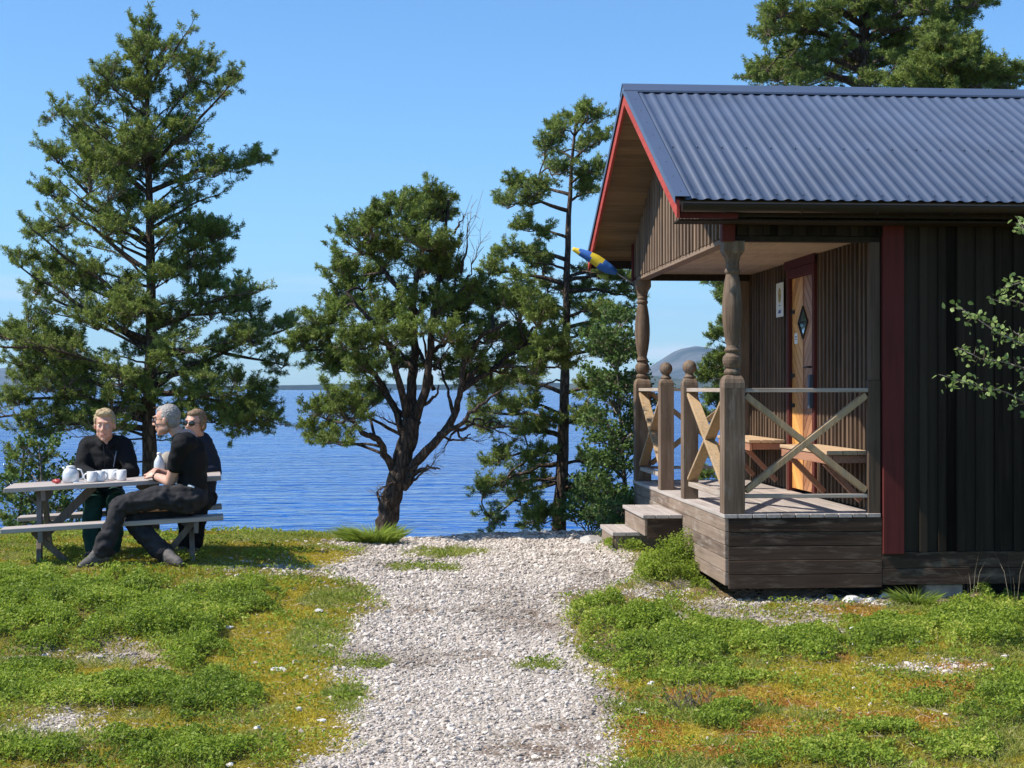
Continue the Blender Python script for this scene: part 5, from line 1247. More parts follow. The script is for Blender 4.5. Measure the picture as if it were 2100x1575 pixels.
# flashing at both gable edges
for (ua, ub) in ((GO - .015, GO + .10), (LEN + .2, LEN + .37)):
    mb = MB()
    for sd, vv in ((-1, -OV - .035), (1, D + OV + .035)):
        a = (D / 2, RZ(D / 2)); b_ = (vv, RZ(vv))
        mb.prism([(a[0], a[1] + .004), (b_[0], b_[1] + .004), (b_[0], b_[1] + .007), (a[0], a[1] + .007)], ua, ub, 'x')
        e = ua if ua < 0 else ub - .003
        mb.prism([(a[0], a[1] + .0035), (b_[0], b_[1] + .0035), (b_[0], b_[1] - .05), (a[0], a[1] - .05)], e, e + .003, 'x')
    mb.build('roof_flashing', M['metal2'], cab)
mb = MB(); zt = RZ(D / 2)
for sd in (-1, 1):
    v1 = D / 2 + sd * .13; mb.prism([(D / 2, zt + .034), (v1, RZ(v1) + .016), (v1, RZ(v1) + .013), (D / 2, zt + .031)], GO - .02, LEN + .38, 'x')
    mb.prism([(v1, RZ(v1) + .016), (v1 + sd * .004, RZ(v1) - .002), (v1 + sd * .001, RZ(v1) - .002), (v1 - sd * .003, RZ(v1) + .014)], GO - .02, LEN + .38, 'x')
mb.build('ridge_cap', M['metal2'], cab)
# roof boards (seen as soffit) and rafters' edge
mb = MB()
for sd in (-1, 1):
    ve2 = -OV + .01 if sd < 0 else D + OV - .01; k = 26
    vs_ = np.linspace(D / 2, ve2, k + 1)
    for i in range(k):
        a, b_ = vs_[i], vs_[i + 1]; g = sd * .002
        mb.prism([(a + g, RZ(a) - .05), (b_ - g, RZ(b_) - .05), (b_ - g, RZ(b_) - .085), (a + g, RZ(a) - .085)], GO + .03, LEN + .33, 'x')
mb.build('soffit', M['soffit'], cab)
# barge boards
M['redbarge'] = mat_wood('barge_red_paint', (.27, .030, .022), (.42, .065, .045), 'y', island=.1, bump=.12)
for (u0, u1) in ((GO, GO + .025), (LEN + .335, LEN + .36)):
    for sd, vv in ((-1, -OV - .02), (1, D + OV + .02)):
        mb = MB(); a = D / 2
        mb.prism([(a, RZ(a) - .052 if 0 else RZ(a) - .03), (vv, RZ(vv) - .03), (vv, RZ(vv) - .165), (a, RZ(a) - .165)], u0, u1, 'x')
        mb.build('barge_board', M['redbarge'], cab, bevel=.002)
# eaves: red fascia + soffit closing + gutter
mb = MB(); mb.box(GO + .027, -.0, -OV + .001, -OV + .016, RZ(-OV) - .172, RZ(-OV) - .13); mb.build('fascia', M['red'], cab)
for sd, v_ in ((-1, -OV + .03), (1, D + OV - .03)):
    mb = MB(); mb.box(GO + .027, LEN + .33, v_ - .012, v_ + .012, RZ(v_) - .17, RZ(v_) - .088); mb.build('fascia', M['wall_shaded'], cab)
mb = MB(); vg, zg_ = -OV - .065, RZ(-OV) - .075; rg = .058; n = 12; u0, u1 = GO + .03, LEN + .33; V = []
for uu in (u0, u1):
    for rr2 in (rg, rg - .003):
        for j in range(n + 1):
            a = math.pi + math.pi * j / n; V.append((uu, vg + rr2 * math.cos(a), zg_ + rr2 * math.sin(a)))
m1 = n + 1; F_ = []
for j in range(n):
    F_ += [(j, j + 1, 2 * m1 + j + 1, 2 * m1 + j), (m1 + j, 3 * m1 + j, 3 * m1 + j + 1, m1 + j + 1), (j, m1 + j, m1 + j + 1, j + 1), (2 * m1 + j, 2 * m1 + j + 1, 3 * m1 + j + 1, 3 * m1 + j)]
F_ += [(0, 2 * m1, 3 * m1, m1), (n, m1 + n, 3 * m1 + n, 2 * m1 + n), tuple(range(0, m1))]
mb.add(V, F_); gut = mb.build('gutter', M['gutter'], cab)
mb = MB()
for i in range(12):
    uu = GO + .35 + i * .58; mb.tube([(uu, vg + rg * math.cos(math.pi + math.pi * j / 8) * 1.06, zg_ + rg * math.sin(math.pi + math.pi * j / 8) * 1.06) for j in range(9)], .004, 6)
mb.tube([(u0, vg - rg, zg_), (u1, vg - rg, zg_)], .006, 8)
mb.build('gutter_bracket', M['gutter'], gut)
# soffit under the eaves (flat boards back to the wall)
mb = MB(); mb.box(GO + .03, LEN + .3, -OV + .044, -.06, RZ(-OV) - .185, RZ(-OV) - .172)
mb.build('eaves_board', M['wall_shaded'], cab)
# floor inside so the plinth is closed
mb = MB(); mb.box(PW + .1, LEN - .1, .1, D - .1, .45, .6); mb.build('floor', M['deck'], cab)
# porch step fixed to the plinth
mb = MB()
for i in range(3): mb.box(-.385 + i * .118, -.385 + i * .118 + .112, 1.72, 2.94, .455, .487)
st = mb.build('step', M['deck'], cab, bevel=.003)
mb = MB(); mb.box(-.365, -.34, 1.75, 2.92, .30, .453); mb.build('riser', M['plinth_y'], st, bevel=.003)
mb = MB(); mb.box(-.338, -.032, 1.75, 1.775, .27, .453); mb.build('stringer', M['plinth'], st, bevel=.003)
mb = MB(); mb.box(-.338, -.032, 2.895, 2.92, .27, .453); mb.build('stringer', M['plinth'], st, bevel=.003)
# separate low step on the ground
mb = MB(); zz = zg(-.62, 2.55) ; base_z = .295
for i in range(4): mb.box(-.26 + i * .13, -.26 + i * .13 + .126, -.42, .42, -.035, .0)
lw = empty('wooden_step', (C0[0] - .33 * CT - 2.60 * ST, C0[1] - .33 * ST + 2.60 * CT, base_z), TH, 'low grey wooden platform step on the gravel beside the cabin', 'step')
mb.build('tread', M['deck'], lw, bevel=.003)
mb = MB(); mb.box(-.23, .23, -.40, -.36, -.15, -.036); mb.box(-.23, .23, .36, .40, -.19, -.036); mb.box(-.25, -.232, -.36, .36, -.19, -.036); mb.build('step_frame', M['plinth_y'], lw)
# footing block
mb = MB(); x_, y_ = C0[0] + 1.72 * CT - .06 * ST, C0[1] + 1.72 * ST + .06 * CT
mb.box(-.15, .15, -.1, .1, -.13, .0); o = mb.build('footing', M['concrete'], cab, bevel=.01, loc=(1.72, .13, .07))
mb = MB(); mb.box(.3, LEN - .3, .35, D - .3, -.25, .5); mb.build('gap_shade_box', mat_plain('gap_shade_black', (.02, .02, .02), .9), cab)  # added black box, stands in for the shade in the gap under the plinth
_ = 0

# poster, notice: flat printed sheets on the wall and the door
def LW(u, v, z): return (C0[0] + u * CT - v * ST, C0[1] + u * ST + v * CT, z)
poster = empty('poster', LW(PW - .03, 3.05, 2.455), TH, 'tall white poster with a yellow picture and blue mark left of the cabin door', 'poster')
mb = MB(); mb.box(-.004, 0, -.14, .14, -.165, .165); mb.build('sheet', M['paper'], poster)
mb = MB(); mb.sphere((-.0055, 0, .045), 1, .0012, .055, .075, n=20, m=10); mb.sphere((-.0065, .005, .04), 1, .0012, .028, .055, n=14, m=8); mb.build('picture', mat_plain('poster_ochre', (.42, .33, .12), .8, 0, .5, 30, 0), poster)
mb = MB(); mb.add([(-.0055, -.055, -.13), (-.0055, .055, -.13), (-.0055, .02, -.09), (-.0055, -.01, -.105), (-.0055, -.035, -.085)], [(0, 1, 2, 3, 4)]); mb.add([(-.0055, -.03, -.06), (-.0055, .03, -.06), (-.0055, .03, -.05), (-.0055, -.03, -.05)], [(0, 1, 2, 3)])
mb.build('emblem', mat_plain('poster_blue', (.05, .10, .35), .8, 0, .1), poster)
notice = empty('notice', LW(PW - .002, 2.545, 2.065), TH, 'small square white notice on the orange cabin door', 'notice')
mb = MB(); mb.box(-.003, 0, -.055, .055, -.05, .05); mb.build('sheet', M['paper'], notice)
mb = MB(); mb.box(-.0045, -.0032, -.035, .03, .01, .02); mb.box(-.0045, -.0032, -.035, .02, -.012, -.004); mb.build('print', mat_plain('notice_ink', (.12, .16, .35), .8, 0, .1), notice)

# windsock on its pole
pA = np.array(LW(-.04, D - .06, 2.70)); pB = P(1258, 556, 16.6)
ws = empty('windsock', tuple(pA), 0, 'blue and yellow windsock on a thin pole at the porch gable', 'windsock')
mb = MB(); mb.tube([(0, 0, 0), tuple((pB - pA) * .5), tuple(pB - pA)], [.011, .009, .007], 8); mb.build('pole', mat_plain('pole_aluminium', (.45, .45, .45), .4, .6, .05), ws, smooth=True)
kp = np.array([P(*q, 16.6) - pA for q in [(1265, 560), (1252, 553), (1238, 545), (1222, 533), (1205, 524), (1190, 517), (1174, 510)]]); kr_ = [.026, .052, .062, .059, .051, .038, .018]
tt = np.linspace(0, 6, 25); sp_ = np.stack([np.interp(tt, np.arange(7), kp[:, i]) for i in range(3)], 1)
for _i in range(2): sp_[1:-1] = (sp_[:-2] + 2 * sp_[1:-1] + sp_[2:]) / 4
mb = MB(); mb.tube(sp_, np.interp(tt, np.arange(7), kr_) , 18, caps=True, wob=.025)
so = mb.build('sleeve', [M['blue'], M['yellow']], ws, smooth=True)
for pl in so.data.polygons:
    t_ = float(tt[int(np.argmin(np.linalg.norm(sp_ - np.array(pl.center), axis=1)))]); pl.material_index = 1 if (2.4 < t_ < 3.6 or t_ > 5.2) else 0
# ------------------------------------------------------------------ picnic table
from mathutils import noise as mnoise
PHI = R(11.0); O_ = np.array([-3.272, 13.20, .115])
tab = empty('picnic_table', tuple(O_), 0, 'grey weathered wooden picnic table with attached benches on the grass', 'picnic table')
tab.rotation_euler = (0, R(-2.7), PHI)
LT = .86
mb = MB(); k = 5
for i in range(k): mb.box(-LT, LT, -.36 + i * .145, -.36 + i * .145 + .139, .685 + rd.uniform(-.001, .001), .722 + rd.uniform(-.001, .001))
mb.build('tabletop', M['table'], tab, bevel=.004)
for s_ in (-1, 1):
    mb = MB(); 
    for i in range(2):
        y0 = s_ * .575 - .125 + i * .127; mb.box(-LT, LT, y0, y0 + .122, .385, .422)
    mb.build('bench', M['table'], tab, bevel=.004)
for sx in (-1, 1):
    x = sx * .60
    for sy in (-1, 1):
        mb = MB(); mb.beam((x, sy * .16, .70), (x, sy * .52, -.02), .10, .04, up=(1, 0, 0)); mb.build('leg', M['table_leg'], tab, bevel=.003)
    mb = MB(); mb.box(x + .022, x + .058, -.70, .70, .295, .383); mb.build('crossbar', M['table_leg'], tab, bevel=.003)
    mb = MB(); mb.box(x + .022, x + .058, -.33, .33, .60, .684); mb.build('crossbar', M['table_leg'], tab, bevel=.003)
    mb = MB(); mb.beam((x - sx * .02, -.03, .31), (x - sx * .42, -.03, .68), .07, .04, up=(0, 1, 0)); mb.build('strut', M['table_leg'], tab, bevel=.003)
for xx, zz in ((.56, .30), (-.56, .30)):
    mb = MB(); mb.beam((xx + .06 * np.sign(xx), -.60, .38), (xx - .28 * np.sign(xx), -.42, -.01), .05, .035, up=(0, 1, 0)); mb.build('strut', M['table_leg'], tab, bevel=.003)
bpy.context.view_layer.update()
TMW = np.array(tab.matrix_world)
def onT(x, y, z=.723):
    q = TMW @ np.array([x, y, z, 1]); return q[:3]
def T_at(px, yl):
    """point of the table top at local y=yl seen in photo column px"""
    best = min(np.linspace(-LT, LT, 400), key=lambda x: abs(to_px(*onT(x, yl))[0] - px)); return onT(best, yl)

# ---- things on the table
def mug(px, yl, hdir, label, cat='mug'):
    p = T_at(px, yl); e = empty('mug', tuple(p), 0, label, cat, 'white mugs on the picnic table')
    mb = MB(); r = .040; h = .088
    mb.lathe([(.001, .001), (r * .86, .001), (r * .97, .008), (r, .02), (r, h), (r - .004, h), (r - .005, .012), (.001, .010)], n=24); mb.build('cup', M['white'], e, smooth=True)
    mb = MB(); c, s_ = math.cos(hdir), math.sin(hdir)
    mb.tube([(c * (r - .004 + .030 * math.sin(t)), s_ * (r - .004 + .030 * math.sin(t)), .044 - .028 * math.cos(t)) for t in np.linspace(0, math.pi, 9)], .0055, 8, caps=True); mb.build('handle', M['white'], e, smooth=True)
    mb = MB(); mb.lathe([(.001, .068), (.0352, .068), (.0352, .070), (.001, .070)], n=20); mb.build('coffee', M['coffee'], e)
    return e
mug(188, -.20, math.pi, 'white mug with its handle to the left, leftmost of the row of mugs')
mug(206, -.17, .6, 'white mug in the row, directly right of the leftmost mug')
mug(219, -.02, 2.4, 'white mug standing a little behind the others in the row')
mug(233, -.05, math.pi, 'white mug second from the right in the row of mugs')
mug(249, -.20, math.pi, 'white mug at the right end of the row, in front of the blond person')
p = T_at(145, -.08); e = empty('coffee_pot', tuple(p), 0, 'squat white insulated coffee pot left of the mugs', 'coffee pot')
mb = MB(); mb.lathe([(.001, .001), (.060, .001), (.066, .008), (.067, .05), (.066, .075), (.060, .095), (.046, .110), (.038, .116), (.038, .120), (.001, .121)], n=28); mb.build('body', M['steel'], e, smooth=True)
mb = MB(); mb.lathe([(.036, .1205), (.038, .128), (.034, .138), (.012, .142), (.001, .143)], n=20); mb.build('lid', M['white'], e, smooth=True)
mb = MB(); mb.tube([(.062, 0, .03), (.095, 0, .035), (.10, 0, .07), (.085, 0, .105), (.05, 0, .112)], .007, 8); mb.build('handle', M['white'], e, smooth=True)
mb = MB(); mb.tube([(-.04, 0, .105), (-.058, 0, .118), (-.066, 0, .128)], [.012, .009, .007], 8); mb.build('spout', M['white'], e, smooth=True)
# crumpled red wrapper
p = T_at(117, -.12); mb = MB(); q = IV3 * (1 + .5 * (fbm(IV3[:, 0] * 3 + 9, IV3[:, 1] * 3 + IV3[:, 2] * 2 + 9, .9, 5) - .5)[:, None]) * np.array([.036, .026, .019])
o = np_mesh('wrapper', q + np.array([0, 0, .02]), IF3, M['redpack']); o.location = p; tag(o, 'crumpled red wrapper on the left part of the table', 'wrapper')
mb = MB(); mb.box(-.07, .03, -.05, .05, .001, .004); o = mb.build('paper_napkin', M['paper']); o.location = T_at(168, -.12); o.rotation_euler = (0, R(-2.7), .5); tag(o, 'white paper napkin between coffee pot and mugs', 'napkin')
# white bottle and beige cap by the man's arm
p = T_at(327, .03); e = empty('bottle', tuple(p), 0, 'white narrow necked bottle standing by the grey haired person\'s hands', 'bottle')
mb = MB(); mb.lathe([(.001, .001), (.040, .001), (.044, .01), (.045, .10), (.042, .13), (.030, .155), (.020, .170), (.018, .182)], n=24); mb.build('body', M['steel'], e, smooth=True)
mb = MB(); mb.lathe([(.020, .1825), (.021, .20), (.016, .207), (.001, .208)], n=18); mb.build('cap', M['white'], e, smooth=True)
p = T_at(345, .12); q = IV3 * (1 + .22 * (fbm(IV3[:, 0] * 2 + 9, IV3[:, 1] * 2 + IV3[:, 2] * 2 + 9, .7, 8) - .5)[:, None]) * np.array([.085, .07, .105])
o = np_mesh('cloth_bag', q + np.array([0, 0, .10]), IF3, M['beige'], smooth=True); o.location = p; tag(o, 'rounded beige cloth bag behind the white bottle', 'bag')

# ------------------------------------------------------------------ people
def cap_mesh(mb, p0, p1, r0, r1, n=14):
    p0 = np.asarray(p0, float); p1 = np.asarray(p1, float); d = p1 - p0; L_ = np.linalg.norm(d)
    if L_ < 1e-5: return mb.sphere(p0, r0, n=n, m=8)
    d = d / L_; pts = []; rad = []
    for a in np.linspace(-math.pi / 2 * .98, 0, 5): pts.append(p0 + d * r0 * math.sin(a)); rad.append(r0 * math.cos(a))
    for a in np.linspace(0, math.pi / 2 * .98, 5): pts.append(p1 + d * r1 * math.sin(a)); rad.append(r1 * math.cos(a))
    pts = np.array(pts); ref = UP if abs(d[2]) < .9 else np.array([1., 0, 0]); a = nrm(np.cross(d, ref)); b_ = np.cross(d, a); V = []
    for q, r in zip(pts, rad):
        for j in range(n):
            th = 2 * math.pi * j / n; V.append(q + r * (math.cos(th) * a + math.sin(th) * b_))
    Fc = []; k_ = len(pts)
    for i in range(k_ - 1):
        for j in range(n):
            j2 = (j + 1) % n; Fc.append((i * n + j, i * n + j2, (i + 1) * n + j2, (i + 1) * n + j))
    Fc.append(tuple(range(n))[::-1]); Fc.append(tuple((k_ - 1) * n + j for j in range(n)))
    mb.add(V, Fc)
TMP = bpy.data.scenes.new('workbench')
def fuse(name, items, mat, parent, voxel=.007, smooth=4, wr=0.0, wrs=9.0, cutz=None):
    """fuse tapered capsules / ellipsoids into ONE continuous skin"""
    mb = MB()
    for it in items:
        if it[0] == 'c': cap_mesh(mb, *it[1:])
        elif it[0] == 'chain':
            pts, rad = it[1], it[2]
            for i in range(len(pts) - 1): cap_mesh(mb, pts[i], pts[i + 1], rad[i], rad[i + 1])
        else: mb.sphere(it[1], 1, *it[2], n=20, m=14, M=it[3] if len(it) > 3 else None)
    o = mb.build(name, mat, None)
    m_ = o.modifiers.new('r', 'REMESH'); m_.mode = 'VOXEL'; m_.voxel_size = voxel; m_.use_smooth_shade = True
    s_ = o.modifiers.new('s', 'SMOOTH'); s_.iterations = smooth; s_.factor = .5
    COL.objects.unlink(o); TMP.collection.objects.link(o)
    with bpy.context.temp_override(scene=TMP, view_layer=TMP.view_layers[0]): dg = bpy.context.evaluated_depsgraph_get()
    me = bpy.data.meshes.new_from_object(o.evaluated_get(dg))
    TMP.collection.objects.unlink(o); COL.objects.link(o)
    o.modifiers.clear(); old = o.data; o.data = me; bpy.data.meshes.remove(old); me.name = name
    if wr:
        for v in me.vertices:
            c = v.co; n = mnoise.noise(Vector((c.x * wrs, c.y * wrs, c.z * wrs * 1.6))) + .5 * mnoise.noise(Vector((c.x * wrs * 2.3 + 5, c.y * wrs * 2.3, c.z * wrs * 3)))
            v.co = c + v.normal * (wr * n)
    me.polygons.foreach_set('use_smooth', [True] * len(me.polygons))
    if parent: o.parent = parent
    return o
def hand(p, d, nrm_, side, curl=.6, k=1.0):
    """palm at p, pointing d, palm normal nrm_, thumb on 'side' (+1/-1)"""
    d = nrm(d); n_ = nrm(nrm_ - d * np.dot(nrm_, d)); l = np.cross(d, n_) * side; it = []
    it.append(('chain', [p - d * .02 * k, p + d * .035 * k], [.024 * k, .026 * k])); it.append(('e', p + d * .035 * k, (.043 * k, .040 * k, .015 * k), np.stack([l, d, n_], 1)))
    for i, (o_, ln) in enumerate(((.030, .072), (.010, .080), (-.010, .074), (-.029, .058))):
        b = p + d * .065 * k + l * o_ * k; c1 = curl * (1 + .08 * i); d1 = nrm(d * math.cos(c1 * .5) + n_ * math.sin(c1 * .5) + l * o_ * 3); d2 = nrm(d * math.cos(c1 * 1.5) + n_ * math.sin(c1 * 1.5))
        m_ = b + d1 * ln * .5 * k; it.append(('chain', [b - d * .01, m_, m_ + d2 * ln * .5 * k], [.0095 * k, .0088 * k, .0072 * k]))
    b = p + l * .03 * k + d * .01; t = nrm(l * .75 + d * .7 + n_ * .25); m_ = b + t * .035 * k; it.append(('chain', [b, m_, m_ + nrm(d + n_ * .3 + l * .15) * .028 * k], [.013 * k, .011 * k, .009 * k]))
    return it
def head_items(c, f, u, k=1.0, fem=False):
    f = nrm(f); u = nrm(u - f * np.dot(u, f)); s_ = np.cross(f, u); B = np.stack([s_, f, u], 1)
    q = lambda a, b, d: c + (B @ np.array([a, b, d])) * k
    e = lambda ctr, rad: ('e', q(*ctr), tuple(x * k for x in rad), B)
    it = [e((0, -.012, .035), (.074, .094, .088)), e((0, .030, -.020), (.060, .066, .080)), e((0, .042, -.072), (.042, .046, .038)), e((0, .076, -.098), (.020, .016, .014)),
          e((.034, .062, -.022), (.020, .025, .022)), e((-.034, .062, -.022), (.020, .025, .022)), ('c', q(-.032, .084, .036), q(.032, .084, .036), .011 * k, .011 * k),
          ('c', q(0, .092, .020), q(0, .112, -.020), .008 * k, .0125 * k), e((.012, .102, -.024), (.009, .010, .008)), e((-.012, .102, -.024), (.009, .010, .008)),
          ('c', q(-.018, .088, -.055), q(.018, .088, -.055), .0075 * k, .0075 * k), ('c', q(-.014, .087, -.066), q(.014, .087, -.066), .008 * k, .008 * k),
          e((.076, -.004, -.004), (.009, .019, .031)), e((-.076, -.004, -.004), (.009, .019, .031)), e((.042, .022, -.062), (.018, .042, .028)), e((-.042, .022, -.062), (.018, .042, .028))]
    return it, q, B
def face_bits(q, B, k, parent, glasses=None):
    for sd in (-1, 1):
        if glasses != 'sun':
            mb = MB(); mb.sphere(q(sd * .031, .0815, .010), .0095 * k, n=12, m=8); o = mb.build('eye', M['white_eye'], parent, smooth=True)
            mb = MB(); mb.sphere(q(sd * .031, .0878, .010), .0048 * k, n=10, m=6); mb.build('iris', M['iris'], o, smooth=True)
            mb = MB(); mb.tube([q(sd * .016, .098, .034), q(sd * .032, .098, .039), q(sd * .048, .088, .033)], [.003, .004, .002], 6); mb.build('eyebrow', M['hair_blond'], parent)
    mb = MB(); mb.tube([q(-.023, .092, -.057), q(-.010, .097, -.0585), q(0, .098, -.059), q(.010, .097, -.0585), q(.023, .092, -.057)], [.002, .004, .005, .004, .002], 8); mb.build('mouth', M['lip'], parent, smooth=True)
    if glasses:
        fr = empty
        mb = MB(); dark = glasses == 'sun'
        for sd in (-1, 1):
            c = q(sd * .033, .108 if dark else .104, .008); ring = [c + (B @ np.array([math.cos(t) * .028, -abs(sd * math.cos(t)) * .0 - (.010 * (math.cos(t) * sd > 0) * abs(math.cos(t))), math.sin(t) * (.021 if dark else .017)])) * k for t in np.linspace(0, 2 * math.pi, 15)]
            mb.tube(ring, .0022 * k, 6, caps=False)
            mb.tube([q(sd * .060, .095, .014), q(sd * .074, .04, .014), q(sd * .080, -.005, .010), q(sd * .078, -.022, -.006)], .0022 * k, 6)
        mb.tube([q(-.008, .108, .012), q(0, .111, .014), q(.008, .108, .012)], .002 * k, 6)
        g = mb.build('glasses', M['frame'], parent, smooth=True)
        for sd in (-1, 1):
            mb = MB(); c = q(sd * .033, .107 if dark else .103, .008)
            mb.sphere(c, 1, .0275 * k, .0035 * k, (.021 if dark else .0165) * k, n=16, m=8, M=B @ np.array([[1, 0, 0], [-.18 * sd, 1, 0], [0, 0, 1]]))
            mb.build('lens', M['lens'] if dark else M['glass'], g, smooth=True)
def hair(q, B, k, items, mat, parent):
    it = [('e', q(*c), tuple(x * k for x in r), B) for c, r in items]
    return fuse('hair', it, mat, parent, voxel=.0055, smooth=2, wr=.0035, wrs=60)
def shift(items, off): return items

# --- grey haired man in profile on the near bench
k = 1.08
k = 1.04
man = empty('person', (-2.6, 12.7, gh(-2.6, 12.6)), 0, 'grey haired person with glasses in black t-shirt and charcoal trousers, sitting cross-legged in profile', 'person', 'people at the picnic table')
mo = np.array(man.location)
def rel(o_, root): o_.matrix_parent_inverse = Matrix.Translation(-Vector(root.location)); return o_
Yc = 12.75
pel = P(386, 1024, Yc); bel = P(393, 990, Yc); che = P(390, 935, Yc); upc = P(382, 905, Yc); nk = P(369, 893, Yc); hd = P(343, 862, Yc - .02)
shn = P(374, 908, Yc - .19); shf = P(384, 906, Yc + .19); eln = P(349, 988, Yc - .10); elf = P(352, 978, Yc + .28)
wrn = P(318, 976, Yc + .10); wrf = P(322, 966, Yc + .22)
hipn = P(388, 1026, Yc - .10); hipf = P(388, 1030, Yc + .08)
knn = P(246, 1038, Yc - .22); ankn = P(206, 1128, Yc - .30); knf = P(272, 1068, Yc - .10); ankf = P(338, 1130, Yc - .18)
toen = P(168, 1161, Yc - .36); heeln = P(212, 1146, Yc - .30); toef = P(367, 1152, Yc - .34); heelf = P(333, 1146, Yc - .16)
hi, q, B = head_items(hd, np.array([-1, .12, -.10]), UP + np.array([-.12, 0, 0]), k)
hn = hand(wrn, P(308, 970, Yc + .14) - wrn, np.array([.2, .3, -1.0]), 1, .9)
hf = hand(wrf, P(306, 965, Yc + .10) - wrf, np.array([.2, -.3, -1.0]), -1, .9)
body = fuse('body', hi + hn + hf + [('chain', [P(352, 872, Yc), nk, upc], [.054, .056, .07]), ('c', upc, che, .10, .11), ('c', che, bel, .11, .11), ('c', bel, pel, .11, .12), ('c', shn * .85 + shf * .15, shf * .85 + shn * .15, .045, .045),
            ('chain', [shn, eln, wrn], [.048, .044, .030]), ('chain', [shf, elf, wrf], [.048, .042, .029]), ('chain', [hipn, knn, ankn], [.08, .055, .038]), ('chain', [hipf, knf, ankf], [.08, .055, .038]),
            ], M['skin'], man, voxel=.0066, smooth=2); rel(body, man)
sh_mid = (shn + eln) / 2 + (eln - shn) * .06
o = fuse('t_shirt', [('chain', [P(374, 903, Yc), che, bel, P(393, 1006, Yc)], [.090, .120, .118, .125]), ('e', P(396, 945, Yc), (.115, .205, .20)), ('e', P(398, 985, Yc), (.105, .175, .15)), ('c', P(382, 910, Yc - .14), P(388, 910, Yc + .14), .092, .092), ('chain', [P(374, 909, Yc - .19), sh_mid], [.084, .070]), ('c', P(372, 897, Yc), P(380, 903, Yc), .070, .085), ('chain', [P(384, 908, Yc + .19), (shf + elf) / 2], [.084, .068])], M['tshirt'], man, .012, 3, .010, 9); rel(o, man)
o = fuse('trousers', [('e', P(390, 1018, Yc), (.150, .20, .125)), ('chain', [P(390, 1022, Yc - .10), P(320, 1022, Yc - .17), knn + np.array([0, 0, .0]), P(228, 1085, Yc - .27), P(210, 1128, Yc - .30)], [.125, .096, .078, .070, .079]),
        ('chain', [P(388, 1032, Yc + .08), P(330, 1050, Yc - .0), knf, P(300, 1100, Yc - .14), P(333, 1130, Yc - .18)], [.11, .092, .080, .076, .080])], M['grey_trouser'], man, .011, 2, .020, 11); rel(o, man)
for a, b_, c_, kn_ in ((ankn, toen, heeln, P(228, 1085, Yc - .27)), (ankf, toef, heelf, P(300, 1100, Yc - .14))):
    d_ = nrm(b_ - c_); o = fuse('shoe', [('c', c_ + UP * .02, b_ + UP * .0, .044, .034), ('chain', [a + nrm(kn_ - a) * .03, a, c_ * .45 + b_ * .55 + UP * .022, b_], [.046, .050, .044, .034]), ('c', c_ - UP * .005 - d_ * .02, b_ - UP * .012 + d_ * .015, .030, .028)], M['shoe'], man, .009, 2, .003, 30); rel(o, man)
mb = MB(); mb.tube([P(398, 1000, Yc - .17), P(392, 998, Yc - .175), P(386, 996, Yc - .17)], .012, 8); rel(mb.build('belt_tag', M['white'], man), man)
rel(hair(q, B, k, [((0, -.021, .040), (.0765, .089, .0875)), ((0, .022, .082), (.050, .055, .036)), ((0, -.045, -.01), (.066, .052, .06)), ((.066, -.005, .030), (.0115, .03, .03)), ((-.066, -.005, .030), (.0115, .03, .03))], M['hair_grey'], man), man)
n0 = len(man.children); face_bits(q, B, k, man, 'clear')
for ch in man.children[n0:] if False else man.children:
    rel(ch, man)
mb = MB(); w_ = (eln * .12 + wrn * .88); dW = nrm(wrn - eln); rr = []; a_ = nrm(np.cross(dW, UP)); b2 = np.cross(dW, a_)
mb.tube([w_ + (a_ * math.cos(t) + b2 * math.sin(t)) * .034 for t in np.linspace(0, 2 * math.pi, 15)], .007, 6, caps=False); rel(mb.build('watch', M['black'], man), man)

# --- blond person facing the camera on the far bench
Yb = 13.70; k = 1.10
per = empty('person', (-3.53, Yb, gh(-3.53, Yb)), 0, 'smiling blond person in black fleece jacket and green trousers, facing the camera behind the mugs', 'person', 'people at the picnic table')
hd = P(215, 873, Yb - .10); nk = P(217, 898, Yb - .03); upc = P(217, 915, Yb); che = P(217, 945, Yb); bel = P(217, 985, Yb); pel = P(217, 1012, Yb + .02)
shl = P(177, 911, Yb); shr = P(257, 911, Yb); ell = P(165, 966, Yb - .14); elr = P(271, 968, Yb - .14); wl = P(200, 978, Yb - .36); wr_ = P(240, 977, Yb - .34)
hi, q, B = head_items(hd, np.array([.10, -1, -.10]), UP, k)
hl = hand(wl, np.array([.05, -.06, .0]), np.array([0, 0, -1.]), -1, .9); hr = hand(wr_, np.array([.02, -.06, .0]), np.array([0, 0, -1.]), 1, 1.1)
kl, kr = P(192, 1030, Yb - .42), P(240, 1030, Yb - .42); al, ar = P(190, 1122, Yb - .50), P(232, 1120, Yb - .46)
b0 = fuse('body', hi + hl + hr + [('chain', [P(216, 889, Yb - .08), nk, upc], [.056, .060, .07]), ('c', upc, bel, .10, .11), ('c', bel, pel, .11, .12), ('c', shl * .8 + shr * .2, shr * .8 + shl * .2, .045, .045), ('chain', [shl, ell, wl], [.044, .040, .030]), ('chain', [shr, elr, wr_], [.044, .040, .030]),
        ('chain', [P(202, 1016, Yb), kl, al], [.08, .055, .038]), ('chain', [P(232, 1016, Yb), kr, ar], [.08, .055, .038])], M['skin'], per, .0066, 2); rel(b0, per)
